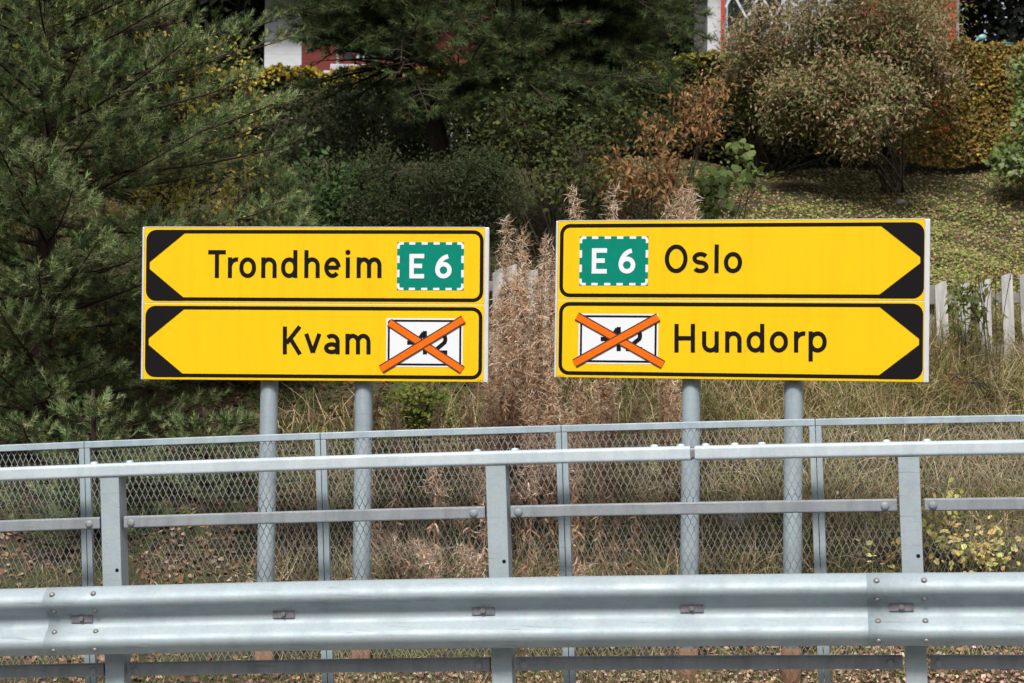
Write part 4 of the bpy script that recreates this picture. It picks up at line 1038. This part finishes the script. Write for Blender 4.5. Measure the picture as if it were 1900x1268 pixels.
# dark undergrowth in the middle
shrub("juniper_bush", "dark grey-brown feathery bush rising behind the gap beside the Trondheim sign", "bush", gnd(800, 16.6),
      [pxb(790, 360, 16.5, 150, 95, .5, 520), pxb(880, 350, 16.5, 80, 90, .4, 240), pxb(700, 330, 16.6, 60, 85, .4, 180), pxb(820, 290, 16.7, 60, 60, .3, 110), pxb(650, 310, 16.9, 70, 60, .4, 110), pxb(930, 300, 16.9, 70, 80, .4, 130), pxb(800, 470, 16.4, 160, 80, .4, 220)], 64, [(.034, .056, .019), (.046, .058, .022), (.028, .046, .017), (.06, .058, .030)], (.025, .05), 26, .07, LEAFN, stems=24, srad=.012, mat="dry", lump=(.2, .45), prune=.6)
shrub("bramble_bush", "low bright green brambles right of the young pine", "bush", gnd(620, 16.9),
      [pxb(630, 385, 16.8, 75, 50, .5, 150), pxb(600, 330, 17.3, 110, 50, .6, 130), pxb(590, 450, 16.6, 90, 60, .4, 80)], 65, [(.04, .075, .022), (.055, .10, .028), (.03, .055, .02)], (.04, .06), 12, .08, LEAF, stems=12)
shrub("dogwood_bush", "dark leafy bush with sparse yellow-green leaves under the middle pine", "bush", gnd(1040, 17.6),
      [pxb(1020, 300, 17.5, 130, 110, .6, 300), pxb(1110, 380, 17.3, 120, 70, .5, 200), pxb(960, 230, 18, 110, 70, .6, 180), pxb(1150, 260, 17.9, 80, 80, .5, 120)], 66, [(.055, .078, .022), (.040, .060, .020), (.11, .12, .028), (.06, .06, .025)], (.035, .06), 12, .10, LEAF, stems=26, srad=.012)
shrub("bramble_bush", "dark green thicket on the shaded bank below the yellow hedge", "bush", gnd(620, 20.5),
      [pxb(620, 205, 20.6, 190, 50, .6, 480), pxb(560, 270, 19.5, 130, 70, .6, 330), pxb(740, 250, 19.8, 100, 70, .6, 260)], 67, [(.028, .042, .018), (.038, .055, .02), (.06, .055, .025)], (.04, .06), 12, .10, LEAF, stems=22)
# broad-leaved weeds at the lawn's left corner and a climbing one
shrub("burdock_plant", "low clump of broad pale green leaves at the lawn's shaded corner", "plant", gnd(1345, 18.3),
      [pxb(1350, 345, 18.2, 70, 26, .35, 95), pxb(1300, 355, 18.0, 50, 35, .3, 60), pxb(1372, 285, 18.5, 12, 30, .06, 8), pxb(1395, 335, 17.9, 28, 16, .12, 20)], 68, [(.10, .145, .045), (.08, .12, .04), (.15, .19, .06)], (.05, .11), 5, .07, BROAD, stems=18, srad=.005, prune=1.0)
shrub("currant_bush", "bright green leafy bush at the right edge in front of the golden hedge", "bush", gnd(1925, 20.6),
      [pxb(1915, 250, 20.5, 60, 85, .4, 150), pxb(1890, 290, 20.4, 40, 35, .3, 60), pxb(1915, 165, 20.5, 32, 40, .25, 40)], 69, [(.12, .19, .045), (.16, .23, .055), (.08, .13, .04), (.24, .27, .16)], (.045, .07), 10, .07, BROAD, stems=12)
# green bush under the Trondheim sign's right post
shrub("raspberry_bush", "green and yellow leafy bush beside the right post of the Trondheim sign", "bush", gnd(770, 14.0),
      [pxb(770, 775, 13.9, 85, 45, .3, 120), pxb(720, 860, 13.8, 70, 60, .25, 70)], 70, [(.09, .14, .025), (.06, .10, .02), (.18, .18, .03)], (.03, .05), 8, .06, LEAF, stems=14, srad=.005)
# saplings with pale yellow leaves behind the mesh
for px, Y, bl, sd_, lb in ((1610, 12.95, [(1615, 930, 35, 60, 12), (1585, 1020, 60, 60, 26), (1640, 1010, 50, 60, 20)], 71, "thin sapling with pale yellow leaves behind the mesh left of the last rail post"),
                           (1790, 12.9, [(1775, 990, 50, 70, 18), (1820, 1020, 60, 50, 18), (1750, 940, 20, 60, 6)], 72, "thin sapling with pale yellow leaves behind the mesh right of the last rail post")):
    shrub("aspen_sapling", lb, "sapling", gnd(px, Y), [pxb(x, y, Y - .1, rx, ry, .15, n) for x, y, rx, ry, n in bl], sd_, [(.52, .50, .16), (.60, .58, .28), (.40, .42, .10), (.55, .36, .14)], (.035, .055), 8, .06, BROAD, stems=7, srad=.004, group="yellow saplings behind the mesh")
shrub("hazel_bush", "leafy green and yellow bush on the bank beyond the large pine at the left edge", "bush", gnd(-230, 16.2),
      [pxb(-230, 480, 16.2, 260, 260, 1.0, 420), pxb(-300, 250, 17.5, 250, 200, 1.0, 300), pxb(-90, 640, 15.6, 120, 110, .5, 110)], 89, [(.06, .09, .025), (.09, .12, .03), (.20, .18, .03)], (.07, .12), 10, .16, LEAF, stems=26, srad=.02)
# dark conifer hedges that close the view behind everything
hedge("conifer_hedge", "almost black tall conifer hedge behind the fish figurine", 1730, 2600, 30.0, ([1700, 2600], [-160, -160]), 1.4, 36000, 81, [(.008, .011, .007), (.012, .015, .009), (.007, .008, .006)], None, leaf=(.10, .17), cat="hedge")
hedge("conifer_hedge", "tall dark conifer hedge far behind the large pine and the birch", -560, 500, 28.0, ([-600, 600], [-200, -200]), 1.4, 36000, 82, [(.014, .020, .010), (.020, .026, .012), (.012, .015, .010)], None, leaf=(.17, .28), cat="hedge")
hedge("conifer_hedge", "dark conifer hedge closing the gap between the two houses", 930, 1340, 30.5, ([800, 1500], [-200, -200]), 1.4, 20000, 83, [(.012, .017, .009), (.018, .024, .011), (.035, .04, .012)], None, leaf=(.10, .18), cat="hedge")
for px, Y, rx, hh, sd_, lb in ((640, 33, 3.2, 6.5, 87, "dark broad tree above and behind the white and red house"), (1120, 33, 3.0, 6.5, 88, "dark broad tree above the gap between the two houses")):
    c = gnd(px, Y); shrub("maple_tree", lb, "tree", c, [((c[0], c[1], c[2] + hh * .62), (rx, 1.6, hh * .42), 1200)], sd_, [(.03, .045, .016), (.045, .06, .02), (.09, .09, .02)], (.12, .18), 9, .25, LEAF, stems=24, srad=.07)
# ------------------------------------------------------------------ dead fireweed stalks
def fireweed(name, label, base, H, lean, seed, group, light=.5, dense=1.0):
    rng = np.random.default_rng(seed); base = np.asarray(base, float)
    top = base + np.array([lean[0], lean[1], H]); mid = (base + top) / 2 + rng.normal(size=3) * .075
    pth = bez(base, mid, top, 9); root = thing(name, base, label, "weed", group)
    mb = MB(); mb.tube(pth, list(np.linspace(.0055, .002, 9)), 5, False); mb.build("stem", "stalk", root, smooth=True)
    n = int(82 * dense * H / 1.4); t_ = rng.uniform(.12, .97 if light < .92 else .8, n); p = np.stack([np.interp(t_, np.linspace(0, 1, 9), pth[:, k]) for k in range(3)], 1)
    az = rng.uniform(0, 6.283, n); d = np.stack([np.cos(az), np.sin(az), rng.uniform(-1.6, -.2, n)], 1); X, Yd, Z = frames(rng, d)
    L = rng.uniform(.05, .11, n) * (1.15 - .4 * t_); W = rng.uniform(.009, .017, n)
    cl = Cloud(); cl.put(*CURL, p, X * W[:, None], Yd * L[:, None], Z * L[:, None] * .9, pal(rng, [(.46, .31, .20), (.35, .21, .125), (.60, .46, .33), (.26, .145, .085)], n, .2))
    cl.build("leaves", "dry", root, kind="stuff")
    m_ = int(420 * dense); u = rng.uniform(0, 1, m_) ** .8; t_ = 1 - .42 * u; p = np.stack([np.interp(t_, np.linspace(0, 1, 9), pth[:, k]) for k in range(3)], 1) + rng.normal(size=(m_, 3)) * (.013 + .026 * u[:, None])
    d = nrm(rng.normal(size=(m_, 3)) + np.array([0, 0, .5])); X, Yd, Z = frames(rng, d); L = rng.uniform(.035, .085, m_); W = rng.uniform(.0035, .007, m_)
    cl = Cloud(); sh = blade_shape(.9, 3); cl.put(*sh, p, X * W[:, None], Yd * L[:, None], Z * L[:, None], pal(rng, [(.66, .53, .40), (.78, .69, .58), (.53, .38, .26), (.42, .27, .17)], m_, .15, [1.2 * light + .3, light + .1, 1, .9]))
    cl.build("seed_fluff", "dry", root, kind="stuff")
plain("stalk", (.23, .13, .08), .85, nz=(40, .3, None))
rng = np.random.default_rng(90)
def fw_px(px, top, Y, label, group, seed, light=.5, dense=1.0, lean=None):
    b_ = gnd(px, Y, -.03); tp = P(px, top, Y); l = (rng.normal() * .05, rng.normal() * .05) if lean is None else lean
    b_[0] -= l[0]; fireweed("fireweed_stalk", label, b_, max(.3, tp[2] - b_[2]), l, seed, group, light, dense)
GAPL = "dried brown fireweed stalk with pale fluff in the tall clump between the two signs"
for k in range(27):
    px = rng.uniform(908, 1034); top = rng.uniform(540, 680) if k > 7 else rng.uniform(455, 520)
    fw_px(px, top, rng.uniform(13.3, 14.6), GAPL, "fireweed clump between the signs", 900 + k, rng.uniform(.2, .9), 1.15)
for px, top, lb in ((938, 403, "fluffy dried fireweed stalk standing beside the Trondheim sign's top right corner"), (968, 428, "thick fluffy dried fireweed stalk in the middle of the gap between the signs"), (1012, 440, "dried fireweed stalk close to the Oslo sign's left edge"),
                    (1060, 350, "tallest dried fireweed stalk poking above the Oslo sign's left corner"), (1138, 350, "curved dried fireweed plume above the Oslo sign's green route number"), (1238, 372, "short dried plume above the letter O of Oslo, first of three"),
                    (1257, 352, "middle dried plume of the three above the word Oslo"), (1280, 345, "highest dried plume of the three above the word Oslo")):
    fw_px(px, top, 13.6, lb, "dried fireweed plumes behind the signs", 1000 + px, .95, 2.0, (rng.normal() * .03, 0))
for k in range(22):
    px = rng.choice([rng.uniform(700, 745), rng.uniform(800, 1060), rng.uniform(1060, 1260)], p=[.25, .45, .3]); fw_px(px, rng.uniform(690, 770), rng.uniform(12.9, 13.5), "short dried fireweed stalk standing in the grass below the sign boards", "short fireweed below the signs", 1100 + k, rng.uniform(.1, .6), .9)
for k in range(9):      # fallen over stalks
    px = rng.uniform(820, 1000); b_ = gnd(px, rng.uniform(12.9, 13.4)); fireweed("fireweed_stalk", "broken dried fireweed stalk leaning across the weeds under the gap between the signs", b_, rng.uniform(.25, .6), (rng.uniform(.2, .6) * rng.choice([-1, 1]), -.1), 1200 + k, "broken fireweed stalks", .6, .7)

# ------------------------------------------------------------------ grass, leaf litter, ground cover
def sample_ground(rng, n, px0, px1, Y0, Y1):
    Y = rng.uniform(Y0, Y1, n); x = (rng.uniform(px0, px1, n) - 950) / FPX * Y
    return np.stack([x, Y, G(x, Y)], 1)
def grass(name, label, n, px0, px1, Y0, Y1, L, seed, cols, wts=None, dens=None, W=(.005, .009), bendy=(.3, .7, 1.1), tilt=.45):
    rng = np.random.default_rng(seed); cl = Cloud()
    for bend in bendy:
        p = sample_ground(rng, n // len(bendy), px0, px1, Y0, Y1)
        if dens is not None: p = p[rng.random(len(p)) < dens(p)]
        k = len(p); clump = .5 + .5 * np.sin(p[:, 0] * 5.3 + 1) * np.sin(p[:, 1] * 4.1); d = nrm(np.stack([rng.normal(size=k) * tilt, rng.normal(size=k) * tilt - .12, np.ones(k)], 1)); X, Yd, Z = frames(rng, d)
        ln = rng.uniform(*L, k) * (.7 + .5 * clump); w_ = rng.uniform(*W, k)
        cl.put(*blade_shape(bend, 3), p - np.array([0, 0, .01]), X * w_[:, None], Yd * ln[:, None], Z * ln[:, None], pal(rng, cols, k, .34, wts))
    o = cl.build(name, "grass", kind="stuff"); tag(o, label, "grass", kind="stuff"); return o
straw = [(.43, .35, .22), (.54, .45, .31), (.31, .235, .14), (.21, .225, .075), (.13, .165, .05), (.29, .18, .105)]
grass("tall_grass", "tall dry grass arching over the bank behind the signs", 32000, 480, 2440, 12.9, 15.1, (.14, .40), 201, straw, [1.3, 1, 1.3, 1.4, 1.4, .8], lambda p: np.clip((p[:, 0] + 1.9) / 1.2, .12, 1))
grass("tall_grass", "dry grass around the weathered picket fence", 16000, 1600, 2440, 14.6, 15.8, (.2, .55), 202, straw, [1.4, 1, 1, 1.5, 1.2, .5])
grass("meadow_grass", "short yellow-green grass at the foot of the bank behind the mesh", 36000, -450, 2440, 12.0, 13.8, (.05, .16), 203, [(.22, .21, .075), (.15, .175, .055), (.32, .26, .13), (.36, .28, .18)], None, lambda p: np.clip((p[:, 0] + 2.9) / 2.2, .45, 1), W=(.005, .009))
grass("long_stems", "long bent straw stems lying over the weeds", 2300, 520, 2440, 12.9, 14.6, (.4, .75), 204, [(.46, .37, .25), (.36, .27, .17)], None, None, W=(.0025, .0045), bendy=(.15, .5, .9), tilt=.9)
def litter(name, label, n, px0, px1, Y0, Y1, size, seed, cols, wts=None, dens=None, lift=.03, shape=BROAD, cat="leaves", mat="dry", tilt=.5):
    rng = np.random.default_rng(seed); p = sample_ground(rng, n, px0, px1, Y0, Y1)
    if dens is not None: p = p[rng.random(len(p)) < dens(p)]
    k = len(p); p[:, 2] += rng.uniform(.004, lift, k); az = rng.uniform(0, 6.283, k); d = np.stack([np.cos(az), np.sin(az), rng.normal(size=k) * .35 + np.sin(az) * .4], 1)
    X, Yd, Z = frames(rng, d, flat=np.array([0, -.45, 1.0])); s_ = rng.uniform(*size, k); cl = Cloud(); cl.put(*shape, p, X * s_[:, None], Yd * s_[:, None], Z * s_[:, None], pal(rng, cols, k, .2, wts))
    o = cl.build(name, mat, kind="stuff"); return tag(o, label, cat, kind="stuff")
lit = [(.30, .17, .10), (.23, .125, .075), (.38, .255, .165), (.48, .36, .26), (.17, .10, .06), (.32, .18, .08)]
litter("fallen_leaves", "rust-brown fallen leaves covering the foot of the bank", 23000, -450, 2440, 11.6, 14.2, (.022, .062), 211, lit, None, lambda p: np.clip(.8 - .28 * (p[:, 0] + 1.0), .28, .9) * np.where(p[:, 1] < 12.35, 1.0, .8) * np.clip(.55 + .75 * np.sin(p[:, 0] * 3.1 + 1.7 * p[:, 1]) * np.sin(p[:, 1] * 4.3 - p[:, 0]), .12, 1))
litter("leaf_litter", "pale brown litter in the ditch under the guardrail", 22000, -450, 2440, 10.9, 12.5, (.020, .045), 212, [(.56, .38, .27), (.46, .29, .20), (.66, .49, .37), (.35, .21, .13)], None, None, shape=LEAF)
def patchy(p): return np.clip(.68 + .5 * np.sin(p[:, 0] * 1.9 + .6 * p[:, 1]) * np.sin(p[:, 1] * 1.25 + .4) + .25 * np.sin(p[:, 0] * 4.7 - p[:, 1] * 3.1), .06, 1) * np.clip((p[:, 0] - .6) / 1.0, .1, 1) * np.clip((21.4 - p[:, 1]) / 2.2, .35, 1)
litter("ground_cover", "low green clover and herbs on the lawn bank", 104000, 1150, 2450, 15.2, 22.0, (.022, .042), 213, [(.19, .235, .06), (.26, .285, .10), (.15, .19, .05), (.34, .32, .13), (.28, .21, .10)], None, patchy, lift=.05, shape=LEAF, cat="ground cover", mat="grass")
litter("lawn_litter", "brown leaf litter scattered over the lawn bank", 21000, 1150, 2450, 15.2, 22.0, (.022, .045), 214, [(.25, .155, .10), (.18, .115, .075), (.38, .26, .18), (.50, .37, .27)], [2, 2, 1, .5], None, lift=.03, shape=LEAF)
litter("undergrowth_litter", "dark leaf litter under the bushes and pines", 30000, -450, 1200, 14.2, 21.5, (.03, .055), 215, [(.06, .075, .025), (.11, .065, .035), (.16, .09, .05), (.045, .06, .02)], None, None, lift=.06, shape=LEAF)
grass("lawn_grass", "short grass on the lawn bank", 24000, 1150, 2450, 15.3, 21.8, (.04, .10), 216, [(.13, .14, .045), (.19, .17, .08), (.10, .12, .035)], None, patchy, W=(.005, .009))
# weeds before the pickets, with rusty umbels
shrub("dried_weeds", "rust-orange dried weed heads in front of the pickets near the right edge", "weed", gnd(1840, 14.7),
      [pxb(1835, 490, 14.6, 32, 22, .12, 22), pxb(1880, 480, 14.6, 25, 20, .1, 16), pxb(1755, 650, 14.3, 30, 40, .15, 16), pxb(1790, 700, 14.0, 60, 30, .15, 16)], 73, [(.28, .11, .05), (.22, .09, .04), (.20, .17, .06)], (.015, .03), 12, .05, LEAFN, stems=18, srad=.003, mat="dry")
shrub("willowherb_plant", "narrow-leaved green plant between the first pickets right of the Oslo sign", "plant", gnd(1790, 14.9),
      [pxb(1780, 590, 14.8, 22, 70, .1, 26), pxb(1815, 560, 14.8, 14, 50, .08, 14)], 74, [(.12, .15, .04), (.18, .19, .06), (.09, .12, .03)], (.05, .09), 9, .05, LEAFN, stems=10, srad=.004, droop=.5)
# stones
def rock(name, label, c, r, seed):
    rg = np.random.default_rng(seed); import bmesh
    bm = bmesh.new(); bmesh.ops.create_icosphere(bm, subdivisions=3, radius=1.0); ph = rg.uniform(0, 6, (4, 3)); fr_ = rg.uniform(1.2, 3.5, (4, 3))
    for v in bm.verts:
        p = np.array(v.co); k = 1 + .13 * sum(math.sin(float(f_ @ p + a.sum())) for f_, a in zip(fr_, ph)) / 1.6; v.co = Vector([float(a * b_ * k) for a, b_ in zip(p, r)])
    me = bpy.data.meshes.new(name); bm.to_mesh(me); bm.free(); me.materials.append(MAT["stone"])
    for pl in me.polygons: pl.use_smooth = True
    o = bpy.data.objects.new(name, me); COL.objects.link(o); o.location = [float(a) for a in c]; tag(o, label, "rock")
rock("rock", "grey lichen-covered boulder in the grass behind the mesh between the Oslo sign's posts", P(1368, 965, 13.4) + (0, 0, -.02), (.12, .10, .075), 5)
rock("rock", "small dark stone lying on the lawn above the Oslo sign", gnd(1668, 20.9, .01), (.05, .05, .035), 6)
